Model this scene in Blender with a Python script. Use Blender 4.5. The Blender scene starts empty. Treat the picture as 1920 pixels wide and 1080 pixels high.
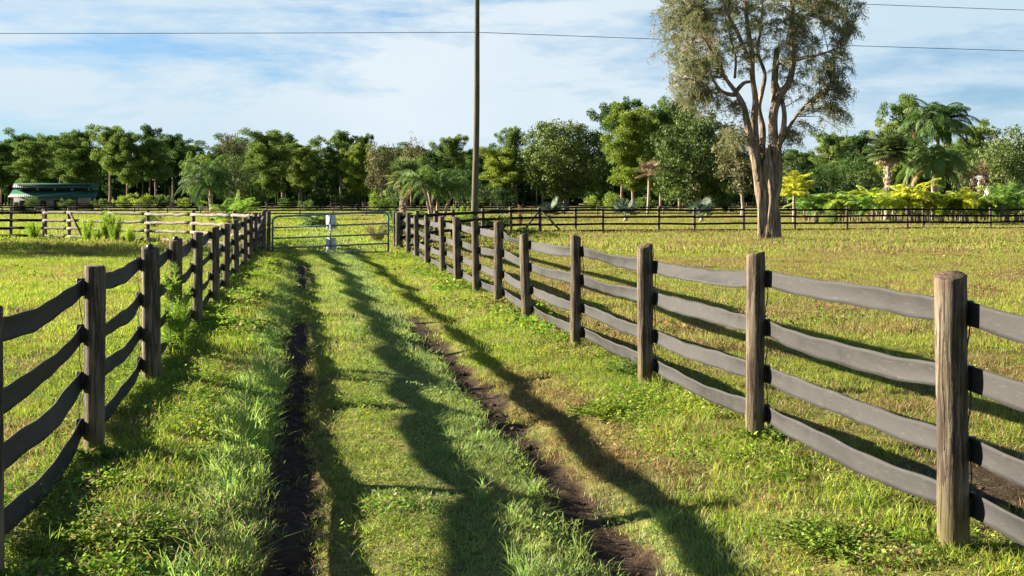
import bpy, math, random
import numpy as np
from mathutils import Vector

SEED = 11
rng = np.random.default_rng(SEED)
random.seed(SEED)
F, HC, CX, HY = 2100.0, 1.7, 960.0, 372.0          # focal length in photo pixels, eye height, principal column, horizon row
TH = math.atan(391 / 2100.0)                        # the lane runs this far to the left of the view direction
S_, C_ = math.sin(TH), math.cos(TH)
scene = bpy.context.scene
COL = scene.collection
SUN_AZ = math.atan2(-0.965, 0.265)                   # clockwise from +Y
SUN_EL = math.radians(17.0)

# ------------------------------------------------------------------ coordinates
def X_(px, Z): return (px - CX) / F * Z
def Hh(y, Z): return HC - (y - HY) / F * Z
def uv2w(u, v): return (-u * S_ + v * C_, u * C_ + v * S_)
def w2uv(x, y): return (-x * S_ + y * C_, x * C_ + y * S_)
def lane_u(px, v):
    t = (px - CX) / F
    return v * (C_ - t * S_) / (S_ + t * C_)

def vnoise(x, y, seed=0):
    x = np.asarray(x, float); y = np.asarray(y, float)
    ix = np.floor(x).astype(np.int64); iy = np.floor(y).astype(np.int64)
    fx = x - ix; fy = y - iy
    fx = fx * fx * (3 - 2 * fx); fy = fy * fy * (3 - 2 * fy)
    def h(a, b):
        n = (a * 374761393 + b * 668265263 + seed * 144269504) & 0x7fffffff
        n = ((n ^ (n >> 13)) * 1274126177) & 0x7fffffff
        n = (n ^ (n >> 16)) & 0xffff
        return n / 65535.0
    return (h(ix, iy) * (1 - fx) + h(ix + 1, iy) * fx) * (1 - fy) + (h(ix, iy + 1) * (1 - fx) + h(ix + 1, iy + 1) * fx) * fy

def fbm(x, y, s, seed=0, oc=3):
    a, t, n = 1.0, 0.0, 0.0
    for i in range(oc):
        t = t + a * vnoise(np.asarray(x) / s, np.asarray(y) / s, seed + i * 7)
        n += a; a *= 0.5; s *= 0.5
    return t / n

def sstep(a, b, x):
    t = np.clip((np.asarray(x, float) - a) / (b - a), 0, 1)
    return t * t * (3 - 2 * t)
def band(a, b, c, d, x): return sstep(a, b, x) * (1 - sstep(c, d, x))

# wheel ruts, bare earth and the lie of the land (lane coordinates u along, v across)
def rut_left(u, v):
    c = -0.07 + 0.07 * (vnoise(u / 2.3, u * 0, 3) - 0.5)
    w = 0.15 + 0.05 * (vnoise(u / 0.9, u * 0 + 9, 5) - 0.3)
    return np.abs(v - c) / w
def rut_right(u, v):
    c = 1.67 + 0.08 * (vnoise(u / 2.7, u * 0, 13) - 0.5)
    w = 0.18 + 0.06 * (vnoise(u / 0.8, u * 0 + 4, 15) - 0.3)
    return np.abs(v - c) / w
def soil_mask(x, y):
    u, v = w2uv(x, y)
    n = fbm(x, y, 0.35, 21, 3)
    amt_l = 1 - 0.6 * band(17.0, 18.5, 22, 23, u) - 0.9 * sstep(30, 33, u)
    a = (1 - sstep(0.75, 1.25, rut_left(u, v) + (n - 0.5) * 0.9)) * amt_l
    amt_r = 1 - 0.75 * sstep(16, 20, u)
    b = (1 - sstep(0.6, 1.2, rut_right(u, v) + (n - 0.5) * 1.0)) * amt_r
    c = band(3.15, 3.5, 4.6, 5.2, v + (n - 0.5) * 1.2) * band(3.6, 4.4, 6.1, 6.9, u + (n - 0.5) * 1.0) * 0.95
    d = band(0.35, 0.6, 1.1, 1.35, v) * band(8.2, 9.0, 10.0, 11.0, u) * sstep(0.5, 0.66, n) * .45
    e = band(2.0, 2.2, 2.4, 2.65, v + (n - 0.5) * 0.5) * band(6.1, 6.5, 7.1, 7.6, u) * 0.5
    f = sstep(0.66, 0.78, fbm(x, y, 1.7, 33, 3)) * sstep(3.2, 3.8, np.abs(v - 0.9)) * 0.7
    return np.clip(np.maximum.reduce([a, b, c, d, e, f]), 0, 1)
def dry_mask(x, y):
    u, v = w2uv(x, y)
    n = fbm(x, y, 0.8, 41, 3); m = fbm(x, y, 3.4, 47, 3)
    strip = band(1.72, 1.9, 2.3, 2.65, v + (n - 0.5) * 0.5) * band(6.2, 7.0, 10.5, 13, u)
    side = band(0.02, 0.08, 0.2, 0.34, v + (n - 0.5) * 0.2) * band(2, 3, 14, 20, u) * 0.55
    fieldr = (.42 + .58 * sstep(0.44, 0.62, n * 0.6 + m * 0.4)) * sstep(3.0, 3.6, v) * 0.9
    fieldl = (.15 + .85 * sstep(0.48, 0.64, n * 0.6 + m * 0.4)) * sstep(-1.5, -2.0, v) * 0.7
    bandr = sstep(3, 4, v) * band(20, 25, 30, 36, np.asarray(y)) * 0.55
    base = 0.1 + 0.35 * sstep(0.5, 0.75, n) 
    return np.clip(np.maximum.reduce([strip, side, fieldr, fieldl, bandr, base]), 0, 1)
def dew_mask(x, y):
    u, v = w2uv(x, y)
    n = fbm(x, y, 1.1, 61, 3)
    lane = band(0.55, 0.85, 1.45, 1.55, v) * (0.45 + 0.9 * (n - 0.2))
    lane2 = band(0.1, 0.3, 0.7, 0.9, v) * 0.35 * n
    left = band(-0.85, -0.55, -0.22, -0.12, v) * (0.35 + 0.6 * (n - 0.3)) * band(3, 5, 26, 34, u)
    right = band(1.7, 1.9, 2.15, 2.3, v) * band(4.8, 5.4, 6.6, 7.4, u) * 0.8
    return np.clip(np.maximum.reduce([lane, lane2, left, right]), 0, 1)
def gz(x, y):
    x = np.asarray(x, float); y = np.asarray(y, float)
    u, v = w2uv(x, y)
    z = (fbm(x, y, 7.0, 1, 2) - 0.5) * 0.07 + (fbm(x, y, 0.9, 2, 3) - 0.5) * 0.035
    z = z - 0.095 * (1 - sstep(0.4, 1.7, rut_left(u, v))) * (1 - 0.8 * sstep(30, 34, u)) * (1 - 0.5 * band(15, 18, 21, 24, u))
    z = z - 0.08 * (1 - sstep(0.3, 1.8, rut_right(u, v))) * (1 - 0.6 * sstep(12, 18, u))
    z = z - 0.16 * band(-1.0, -0.25, 2.0, 2.8, v) * (1 - sstep(27, 33, u))
    z = z + 0.05 * band(-0.75, -0.4, -0.3, -0.16, v) * (1 - sstep(25, 35, u))
    z = z + 0.035 * band(0.15, 0.5, 1.1, 1.4, v) * (1 - sstep(25, 35, u))
    return z
def gz1(x, y): return float(gz(np.array([x]), np.array([y]))[0])

# ------------------------------------------------------------------ mesh helpers
def tag(o, label=None, cat=None, group=None, kind=None):
    if label: o['label'] = label
    if cat: o['category'] = cat
    if group: o['group'] = group
    if kind: o['kind'] = kind
    return o

def np_mesh(name, verts, faces, mats=None, smooth=False, mat_idx=None):
    """faces: (n,k) array or list of such arrays"""
    if not isinstance(faces, list): faces = [faces]
    me = bpy.data.meshes.new(name)
    verts = np.asarray(verts, np.float32)
    me.vertices.add(len(verts)); me.vertices.foreach_set('co', verts.ravel())
    loops = np.concatenate([np.asarray(f, np.int32).ravel() for f in faces])
    counts = np.concatenate([np.full(len(f), np.asarray(f).shape[1], np.int32) for f in faces])
    starts = np.concatenate([[0], np.cumsum(counts)[:-1]]).astype(np.int32)
    me.loops.add(len(loops)); me.loops.foreach_set('vertex_index', loops)
    me.polygons.add(len(counts)); me.polygons.foreach_set('loop_start', starts)
    try: me.polygons.foreach_set('loop_total', counts)
    except Exception: pass
    me.update(calc_edges=True)
    if smooth: me.polygons.foreach_set('use_smooth', np.ones(len(counts), bool))
    if mats:
        for m in (mats if isinstance(mats, (list, tuple)) else [mats]): me.materials.append(m)
    if mat_idx is not None: me.polygons.foreach_set('material_index', np.asarray(mat_idx, np.int32))
    return me

def link(name, me, parent=None, loc=None):
    o = bpy.data.objects.new(name, me); COL.objects.link(o)
    if parent: o.parent = parent
    if loc is not None: o.location = loc
    return o
def empty(name, loc=(0, 0, 0), rz=0):
    o = bpy.data.objects.new(name, None); COL.objects.link(o)
    o.location = loc; o.rotation_euler = (0, 0, rz); o.empty_display_size = 0.2
    return o

class MB:
    """collects arrays of vertices and faces (tris/quads)"""
    def __init__(s): s.v = []; s.f4 = []; s.f3 = []; s.n = 0; s.at = []
    def add(s, v, f4=None, f3=None, at=0.5):
        v = np.asarray(v, float).reshape(-1, 3)
        if f4 is not None and len(f4): s.f4.append(np.asarray(f4, int) + s.n)
        if f3 is not None and len(f3): s.f3.append(np.asarray(f3, int) + s.n)
        s.v.append(v); s.n += len(v)
        s.at.append(np.full(len(v), at) if np.isscalar(at) else np.asarray(at, float))
    def box(s, c, d, rz=0.0, rx=0.0, ry=0.0):
        hx, hy, hz = d[0] / 2, d[1] / 2, d[2] / 2
        p = np.array([[a * hx, b * hy, e * hz] for e in (-1, 1) for b in (-1, 1) for a in (-1, 1)], float)
        from mathutils import Euler
        M = np.array(Euler((rx, ry, rz)).to_matrix())
        p = p @ M.T + np.array(c)
        s.add(p, [[0, 2, 3, 1], [4, 5, 7, 6], [0, 1, 5, 4], [2, 6, 7, 3], [0, 4, 6, 2], [1, 3, 7, 5]])
    def beam(s, p, q, w, h, roll=0.0):
        p = np.array(p, float); q = np.array(q, float); d = q - p; L = np.linalg.norm(d); d /= L
        up = np.array([0, 0, 1.0]) if abs(d[2]) < 0.95 else np.array([1.0, 0, 0])
        a = np.cross(up, d); a /= np.linalg.norm(a); b = np.cross(d, a)
        c, si = math.cos(roll), math.sin(roll); a, b = a * c + b * si, b * c - a * si
        vs = []
        for e in (p, q):
            for (i, j) in ((-1, -1), (1, -1), (1, 1), (-1, 1)): vs.append(e + a * w / 2 * i + b * h / 2 * j)
        s.add(vs, [[0, 1, 5, 4], [1, 2, 6, 5], [2, 3, 7, 6], [3, 0, 4, 7], [0, 3, 2, 1], [4, 5, 6, 7]])
    def tube(s, pts, rad, n=8, cap=True, ridge=0.0, seed=0, at=0.5):
        pts = np.asarray(pts, float); m = len(pts)
        rad = np.full(m, rad) if np.isscalar(rad) else np.asarray(rad, float)
        tan = np.gradient(pts, axis=0); tan /= np.linalg.norm(tan, axis=1)[:, None] + 1e-9
        ref = np.array([0.0, 1.0, 0.0]) if abs(tan[0][1]) < 0.9 else np.array([1.0, 0, 0])
        a = np.cross(ref, tan[0]); a /= np.linalg.norm(a)
        ang = np.arange(n) / n * 2 * math.pi
        V = []
        for i in range(m):
            a = a - tan[i] * a.dot(tan[i]); a /= np.linalg.norm(a); b = np.cross(tan[i], a)
            r = np.full(n, rad[i])
            if ridge:
                k = seed + i * 0.13
                r = r * (1 + ridge * (np.sin(ang * 3 + seed + i * .10) + .7 * np.sin(ang * 5 + 2 * seed - i * .16) + .5 * np.sin(ang * 9 + i * .21 + seed)) / 2.2)
            V.append(pts[i] + np.outer(np.cos(ang) * r, a) + np.outer(np.sin(ang) * r, b))
        V = np.concatenate(V)
        i, j = np.meshgrid(np.arange(m - 1), np.arange(n), indexing='ij'); i = i.ravel(); j = j.ravel(); k = (j + 1) % n
        f4 = np.stack([i * n + j, i * n + k, (i + 1) * n + k, (i + 1) * n + j], 1)
        f3 = None
        if cap:
            V = np.concatenate([V, pts[:1], pts[-1:]])
            c0, c1 = m * n, m * n + 1; jj = np.arange(n); kk = (jj + 1) % n
            f3 = np.concatenate([np.stack([np.full(n, c0), kk, jj], 1), np.stack([np.full(n, c1), (m - 1) * n + jj, (m - 1) * n + kk], 1)])
        s.add(V, f4, f3, at)
    def leaves(s, c, ax, sd, L, W, at=None):
        """rhombic leaves: centre, unit axis, unit side, length, width"""
        c = np.asarray(c, float); n = len(c)
        L = np.broadcast_to(np.asarray(L, float), (n,))[:, None]; W = np.broadcast_to(np.asarray(W, float), (n,))[:, None]
        V = np.stack([c - ax * L / 2, c + sd * W / 2 - ax * L * .08, c + ax * L / 2, c - sd * W / 2 - ax * L * .08], 1).reshape(-1, 3)
        f = np.arange(n * 4).reshape(n, 4)
        a = rng.random(n) if at is None else np.broadcast_to(np.asarray(at, float), (n,))
        s.add(V, f, None, np.repeat(a, 4))
    def mesh(s, name, mats, smooth=False, attr=False):
        fs = []
        if s.f4: fs.append(np.concatenate(s.f4))
        if s.f3: fs.append(np.concatenate(s.f3))
        me = np_mesh(name, np.concatenate(s.v), fs, mats, smooth)
        if attr:
            a = me.attributes.new('b', 'FLOAT', 'POINT'); a.data.foreach_set('value', np.concatenate(s.at).astype(np.float32))
        return me
    def build(s, name, mats, parent=None, loc=None, smooth=False, attr=False):
        return link(name, s.mesh(name, mats, smooth, attr), parent, loc)

def unit(a): return a / (np.linalg.norm(a, axis=-1, keepdims=True) + 1e-9)
def rdir(n): return unit(rng.normal(size=(n, 3)))

# ------------------------------------------------------------------ materials
class NT:
    def __init__(s, name):
        s.m = bpy.data.materials.new(name); s.m.use_nodes = True; s.t = s.m.node_tree; s.t.nodes.clear()
        s.out = s.N('ShaderNodeOutputMaterial')
    def N(s, typ, **kw):
        n = s.t.nodes.new(typ)
        for k, v in kw.items(): setattr(n, k, v)
        return n
    def L(s, a, b): s.t.links.new(a, b)
    def setin(s, n, **kw):
        for k, v in kw.items():
            i = n.inputs[k.replace('_', ' ')]
            if hasattr(v, 'is_linked') or isinstance(v, bpy.types.NodeSocket): s.L(v, i)
            else: i.default_value = v
    def coords(s, kind='Object', scale=(1, 1, 1)):
        if kind == 'World': src = s.N('ShaderNodeNewGeometry').outputs['Position']
        else: src = s.N('ShaderNodeTexCoord').outputs[kind]
        mp = s.N('ShaderNodeMapping'); s.L(src, mp.inputs['Vector']); mp.inputs['Scale'].default_value = scale
        return mp.outputs['Vector']
    def noise(s, vec, scale, detail=4, rough=.55, dist=0):
        n = s.N('ShaderNodeTexNoise'); s.L(vec, n.inputs['Vector'])
        n.inputs['Scale'].default_value = scale; n.inputs['Detail'].default_value = detail
        n.inputs['Roughness'].default_value = rough; n.inputs['Distortion'].default_value = dist
        return n.outputs['Fac']
    def ramp(s, fac, stops):
        r = s.N('ShaderNodeValToRGB'); s.L(fac, r.inputs['Fac']); el = r.color_ramp.elements
        while len(el) < len(stops): el.new(0.5)
        for e, (p, c) in zip(el, stops): e.position = p; e.color = (c[0], c[1], c[2], 1) if len(c) == 3 else c
        return r.outputs['Color']
    def mix(s, f, a, b, blend='MIX'):
        n = s.N('ShaderNodeMix', data_type='RGBA', blend_type=blend)
        for sock, v in ((n.inputs['Factor'], f), (n.inputs['A'], a), (n.inputs['B'], b)):
            pass
        cs = [i for i in n.inputs if i.type == 'RGBA']; fs = [i for i in n.inputs if i.type == 'VALUE']
        for i, v in ((fs[0], f), (cs[0], a), (cs[1], b)):
            if isinstance(v, bpy.types.NodeSocket): s.L(v, i)
            elif isinstance(v, (int, float)): i.default_value = v
            else: i.default_value = (v[0], v[1], v[2], 1)
        return [o for o in n.outputs if o.type == 'RGBA'][0]
    def math(s, op, a, b=None):
        n = s.N('ShaderNodeMath', operation=op)
        for i, v in enumerate((a, b)):
            if v is None: continue
            if isinstance(v, bpy.types.NodeSocket): s.L(v, n.inputs[i])
            else: n.inputs[i].default_value = v
        return n.outputs[0]
    def attr(s, name, typ='GEOMETRY'):
        n = s.N('ShaderNodeAttribute', attribute_type=typ, attribute_name=name); return n.outputs['Fac']
    def bump(s, h, strength=.5, dist=.02):
        b = s.N('ShaderNodeBump'); s.L(h, b.inputs['Height']); b.inputs['Strength'].default_value = strength; b.inputs['Distance'].default_value = dist
        return b.outputs['Normal']
    def bsdf(s, col, rough=.8, normal=None, spec=.3, metal=0):
        p = s.N('ShaderNodeBsdfPrincipled')
        if isinstance(col, bpy.types.NodeSocket): s.L(col, p.inputs['Base Color'])
        else: p.inputs['Base Color'].default_value = (*col, 1)
        if isinstance(rough, bpy.types.NodeSocket): s.L(rough, p.inputs['Roughness'])
        else: p.inputs['Roughness'].default_value = rough
        p.inputs['Specular IOR Level'].default_value = spec; p.inputs['Metallic'].default_value = metal
        if normal is not None: s.L(normal, p.inputs['Normal'])
        s.L(p.outputs[0], s.out.inputs['Surface']); return s.m
    def leaf(s, col, trans=.4, gloss=.06, rough=.45, tcol=None):
        gloss = min(gloss, .06) * .4; rough = .6
        d = s.N('ShaderNodeBsdfDiffuse'); t = s.N('ShaderNodeBsdfTranslucent'); g = s.N('ShaderNodeBsdfGlossy'); g.inputs['Roughness'].default_value = rough
        if isinstance(col, bpy.types.NodeSocket): s.L(col, d.inputs['Color'])
        else: d.inputs['Color'].default_value = (*col, 1)
        tc = tcol if tcol is not None else col
        if isinstance(tc, bpy.types.NodeSocket): s.L(tc, t.inputs['Color'])
        else: t.inputs['Color'].default_value = (*tc, 1)
        m1 = s.N('ShaderNodeMixShader'); m1.inputs[0].default_value = trans; s.L(d.outputs[0], m1.inputs[1]); s.L(t.outputs[0], m1.inputs[2])
        m2 = s.N('ShaderNodeMixShader'); m2.inputs[0].default_value = gloss; s.L(m1.outputs[0], m2.inputs[1]); s.L(g.outputs[0], m2.inputs[2])
        s.L(m2.outputs[0], s.out.inputs['Surface']); return s.m

def foliage_mat(name, dark, mid, light, trans=.35, gloss=.05, noise_scale=.6, extra=None, rough=.5):
    n = NT(name); w = n.coords('Object'); f = n.noise(w, noise_scale, 3)
    oi = n.N('ShaderNodeObjectInfo').outputs['Random']
    k = n.math('ADD', n.math('MULTIPLY', n.attr('b'), .45), n.math('MULTIPLY', f, .55))
    k = n.math('ADD', k, n.math('MULTIPLY', n.math('SUBTRACT', oi, .5), .22))
    c = n.ramp(k, [(.22, dark), (.5, mid), (.78, light)])
    if extra:
        sel = n.math('GREATER_THAN', n.attr('b'), extra[0]); c = n.mix(sel, c, extra[1])
    return n.leaf(c, trans, gloss, rough)

def bark_mat(name, a, b, c, scale=(5, 5, 1), bump=.6, dist=.03):
    n = NT(name); w = n.coords('Object', scale); f = n.noise(w, 2.2, 6, .65, .6)
    col = n.ramp(f, [(.3, a), (.5, b), (.7, c)])
    return n.bsdf(col, .9, n.bump(f, bump, dist), .15)

M = {}
def ground_mat():
    n = NT('ground_soil_and_turf'); w = n.coords('World')
    f1 = n.noise(w, 1.3, 5, .6); f2 = n.noise(w, 14, 4, .7); f3 = n.noise(w, .09, 4, .6)
    turf = n.ramp(f2, [(.3, (.04, .045, .012)), (.5, (.12, .125, .03)), (.7, (.22, .20, .06))])
    far = n.ramp(f3, [(.35, (.10, .13, .022)), (.5, (.15, .17, .032)), (.66, (.22, .19, .06))])
    cd = n.N('ShaderNodeNewGeometry').outputs['Position']; sx = n.N('ShaderNodeSeparateXYZ'); n.L(cd, sx.inputs[0])
    mr = n.N('ShaderNodeMapRange'); n.L(sx.outputs['Y'], mr.inputs['Value']); mr.inputs['From Min'].default_value = 25; mr.inputs['From Max'].default_value = 70
    base = n.mix(mr.outputs[0], turf, n.mix(.35, far, n.ramp(n.noise(w, 3.0, 5, .7), [(.35, (.06, .08, .015)), (.65, (.24, .22, .06))])))
    soil = n.ramp(f2, [(.3, (.010, .007, .005)), (.52, (.038, .026, .018)), (.72, (.10, .072, .05))])
    s2 = n.mix(n.ramp(f1, [(.4, (0, 0, 0)), (.65, (1, 1, 1))]), soil, n.mix(.5, soil, (.07, .042, .024)))
    c = n.mix(n.attr('soil'), base, s2)
    return n.bsdf(c, .95, n.bump(n.math('ADD', f2, n.noise(w, 60, 3, .7)), .8, .03), .1)
M['ground'] = ground_mat()

def grass_mat(name, dark, mid, light, trans=.5, dryc=(.24, .165, .065)):
    n = NT(name); w = n.coords('World')
    f = n.noise(w, 1.6, 4, .6); f2 = n.noise(w, .16, 3, .6)
    k = n.math('ADD', n.math('MULTIPLY', f, .5), n.math('MULTIPLY', n.attr('b'), .3))
    k = n.math('ADD', k, n.math('MULTIPLY', f2, .28))
    c = n.ramp(k, [(.36, dark), (.55, mid), (.76, light)])
    dr = n.attr('dry', 'INSTANCER'); dw = n.attr('dew', 'INSTANCER')
    sel = n.math('LESS_THAN', n.attr('c'), n.math('MULTIPLY', dr, .95))
    c = n.mix(sel, c, n.ramp(n.attr('b'), [(.1, (.13, .075, .03)), (.5, dryc), (.9, (.30, .23, .11))]))
    c = n.mix(n.math('MULTIPLY', dw, .42), c, (.24, .38, .18))
    return n.leaf(c, trans, .05, .35)
M['grass'] = grass_mat('lawn_grass', (.08, .165, .013), (.215, .31, .024), (.40, .42, .045))
M['tall'] = grass_mat('long_grass', (.10, .22, .02), (.24, .38, .04), (.42, .50, .08), .55)
M['weed'] = grass_mat('leafy_weed', (.05, .15, .012), (.16, .29, .022), (.33, .41, .04), .45)

def post_mat():
    n = NT('weathered_post_wood'); w = n.coords('Object', (9, 9, .9)); w2 = n.coords('Object')
    oi = n.N('ShaderNodeObjectInfo').outputs['Random']
    f = n.noise(w, 2.5, 7, .65, .8); g = n.noise(w2, 3.0, 4, .6)
    c = n.ramp(f, [(.34, (.018, .012, .009)), (.45, (.065, .047, .034)), (.56, (.12, .093, .07)), (.70, (.195, .16, .126))])
    c = n.mix(n.ramp(g, [(.45, (0, 0, 0)), (.7, (1, 1, 1))]), c, n.mix(.35, c, (.15, .145, .085)))
    c = n.mix(n.math('MULTIPLY', oi, .35), c, n.mix(.5, c, (.12, .115, .08)))
    sx = n.N('ShaderNodeSeparateXYZ'); n.L(w2, sx.inputs[0])
    m1 = n.N('ShaderNodeMapRange'); n.L(sx.outputs['Z'], m1.inputs['Value']); m1.inputs['From Min'].default_value = .35; m1.inputs['From Max'].default_value = 0.0
    c = n.mix(n.math('MULTIPLY', m1.outputs[0], n.math('MULTIPLY', g, 1.1)), c, (.14, .125, .035))
    m2 = n.N('ShaderNodeMapRange'); n.L(sx.outputs['Z'], m2.inputs['Value']); m2.inputs['From Min'].default_value = 1.15; m2.inputs['From Max'].default_value = 1.34
    c = n.mix(n.math('MULTIPLY', m2.outputs[0], n.math('MULTIPLY', f, 1.0)), c, (.12, .065, .045))
    vor = n.noise(n.coords('Object', (16, 16, .7)), 3, 3, .5, 1.2)
    crack = n.ramp(vor, [(.40, (0, 0, 0)), (.45, (1, 1, 1))])
    c = n.mix(crack, n.mix(.75, c, (.03, .02, .015)), c)
    return n.bsdf(c, .85, n.bump(n.math('ADD', f, n.math('MULTIPLY', crack, .6)), .9, .012), .2)
M['post'] = post_mat()
def strap_mat():
    n = NT('grey_rubber_belting'); w = n.coords('Object'); f = n.noise(w, 2.2, 6, .65, .5); g = n.noise(n.coords('Object', (1, 1, 1)), 45, 3, .6)
    c = n.ramp(f, [(.3, (.0175, .0178, .0185)), (.5, (.0255, .0256, .0265)), (.7, (.038, .0375, .038))])
    sc = n.noise(n.coords('Object', (6, 6, 30)), 1.5, 4, .7)
    ln = n.noise(n.coords('Object', (1.2, 1.2, 42)), 2.0, 3, .6)
    c = n.mix(n.math('MULTIPLY', ln, .35), c, (.012, .012, .013))
    c = n.mix(n.ramp(sc, [(.56, (0, 0, 0)), (.70, (1, 1, 1))]), c, n.mix(.35, c, (.075, .072, .066)))
    return n.bsdf(c, n.ramp(f, [(.3, (.6, .6, .6)), (.7, (.8, .8, .8))]), n.bump(n.math('ADD', g, f), .5, .004), .22)
M['strap'] = strap_mat()
def simple(name, col, rough=.6, spec=.4, metal=0, var=.35, sc=6, bump=.2):
    n = NT(name); f = n.noise(n.coords('Object'), sc, 4, .6)
    d = tuple(c * (1 - var) for c in col); l = tuple(min(1, c * (1 + var)) for c in col)
    return n.bsdf(n.ramp(f, [(.3, d), (.7, l)]), rough, n.bump(f, bump, .01), spec, metal)
M['clip'] = simple('black_clip_plastic', (.012, .012, .013), .5)
M['wire'] = simple('rusty_wire', (.06, .04, .03), .6, .4, .5)
M['black_rail'] = simple('black_painted_rail', (.011, .010, .011), .95, .05, 0, .4, 3)
M['grey_rail'] = bark_mat('weathered_grey_rail', (.06, .05, .045), (.15, .13, .115), (.25, .22, .19), (2, 2, 9), .4, .01)
M['tan_rail'] = bark_mat('pale_new_rail', (.30, .22, .14), (.48, .38, .26), (.58, .48, .36), (2, 2, 9), .3, .01)
M['gate'] = simple('galvanised_gate_tube', (.13, .175, .20), .4, .5, .55, .4, 8, .1)
M['white'] = simple('white_sheet_panel', (.50, .53, .55), .6, .3, 0, .12, 5, .05)
M['pole'] = bark_mat('utility_pole_wood', (.035, .032, .022), (.085, .077, .052), (.14, .128, .09), (7, 7, .5), .5, .02)
M['cable'] = simple('black_cable', (.03, .03, .035), .6)
M['paper'] = bark_mat('paperbark', (.03, .018, .012), (.17, .128, .092), (.38, .315, .245), (4.5, 4.5, .6), 1.0, .16)
M['pinebark'] = bark_mat('pine_bark', (.10, .065, .05), (.21, .145, .11), (.33, .25, .20), (1.2, 1.2, .5), .6, .05)
M['greybark'] = bark_mat('grey_bark', (.09, .075, .06), (.20, .17, .13), (.36, .31, .25), (1.5, 1.5, .6), .6, .05)
M['palmbark'] = bark_mat('palm_trunk', (.12, .09, .06), (.28, .22, .17), (.46, .39, .32), (1.5, 1.5, 5), .6, .04)
M['pine'] = foliage_mat('pine_needles', (0.035, 0.084, 0.019), (0.101, 0.169, 0.035), (0.203, 0.257, 0.051), .35, .03, .5)
M['pine_y'] = foliage_mat('yellow_green_needles', (0.060, 0.108, 0.017), (0.156, 0.216, 0.026), (0.264, 0.312, 0.042), .4, .03, .5)
M['pine_blue'] = foliage_mat('deep_green_needles', (.022, .058, .014), (.050, .105, .022), (.10, .16, .034), .3, .03, .5)
M['oak'] = foliage_mat('oak_leaves', (.024, .05, .010), (.062, .105, .019), (.14, .18, .036), .3, .08, .5)
M['brown'] = foliage_mat('grey_brown_leaves', (.05, .056, .022), (.115, .118, .046), (.20, .19, .08), .3, .05, .5)
M['rust'] = foliage_mat('rusty_leaves', (.05, .03, .018), (.12, .07, .04), (.20, .12, .07), .3, .05, .5)
M['bush'] = foliage_mat('bush_leaves', (0.034, 0.069, 0.014), (0.092, 0.161, 0.025), (0.207, 0.287, 0.040), .4, .06, .6)
M['bush_y'] = foliage_mat('bright_bush_leaves', (.06, .12, .015), (.17, .26, .025), (.32, .38, .04), .45, .06, .6)
M['wood'] = foliage_mat('far_wood_leaves', (.018, .040, .012), (.040, .075, .018), (.08, .125, .028), .25, .03, .12)
M['paperleaf'] = foliage_mat('paperbark_leaves', (.05, .075, .022), (.115, .145, .042), (.21, .23, .075), .42, .10, .35, (.84, (.16, .105, .065)))
M['queen'] = foliage_mat('queen_palm_fronds', (.026, .066, .014), (.066, .135, .024), (.15, .225, .045), .35, .12, .5)
M['deadfrond'] = foliage_mat('dead_frond', (.10, .04, .02), (.24, .12, .06), (.34, .22, .13), .3, .05, 1)
M['greydead'] = foliage_mat('grey_dead_frond', (.13, .11, .09), (.26, .23, .19), (.36, .32, .26), .3, .05, 1)
M['yellowfrond'] = foliage_mat('yellowing_frond', (.12, .13, .015), (.24, .26, .03), (.34, .35, .05), .45, .06, 1)
M['areca'] = foliage_mat('areca_fronds', (.09, .19, .015), (.30, .42, .03), (.55, .58, .04), .5, .08, .9)
M['areca_y'] = foliage_mat('golden_fronds', (.13, .20, .015), (.36, .40, .025), (.56, .54, .045), .5, .08, .9)
M['areca_g'] = foliage_mat('green_areca_fronds', (.04, .11, .02), (.11, .22, .03), (.24, .36, .04), .5, .08, .9)
M['cabbage'] = foliage_mat('cabbage_palm_fans', (0.046, 0.078, 0.026), (0.117, 0.169, 0.052), (0.247, 0.286, 0.091), .3, .12, .6)
M['silver'] = foliage_mat('silver_palm_fans', (.04, .07, .045), (.09, .13, .09), (.16, .21, .155), .25, .12, .6)
M['thatch'] = foliage_mat('dead_thatch', (.12, .08, .05), (.27, .19, .12), (.42, .32, .22), .25, .05, .8)
M['fennel'] = foliage_mat('dog_fennel', (.10, .20, .025), (.24, .37, .035), (.42, .52, .08), .6, .04, 1.2)
M['dryweed'] = foliage_mat('dry_weed', (.12, .08, .05), (.22, .14, .09), (.32, .22, .14), .3, .04, 1.2)
M['clod'] = simple('dark_earth_clod', (.055, .034, .022), .95, .1, 0, .5, 20, .8)

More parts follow.
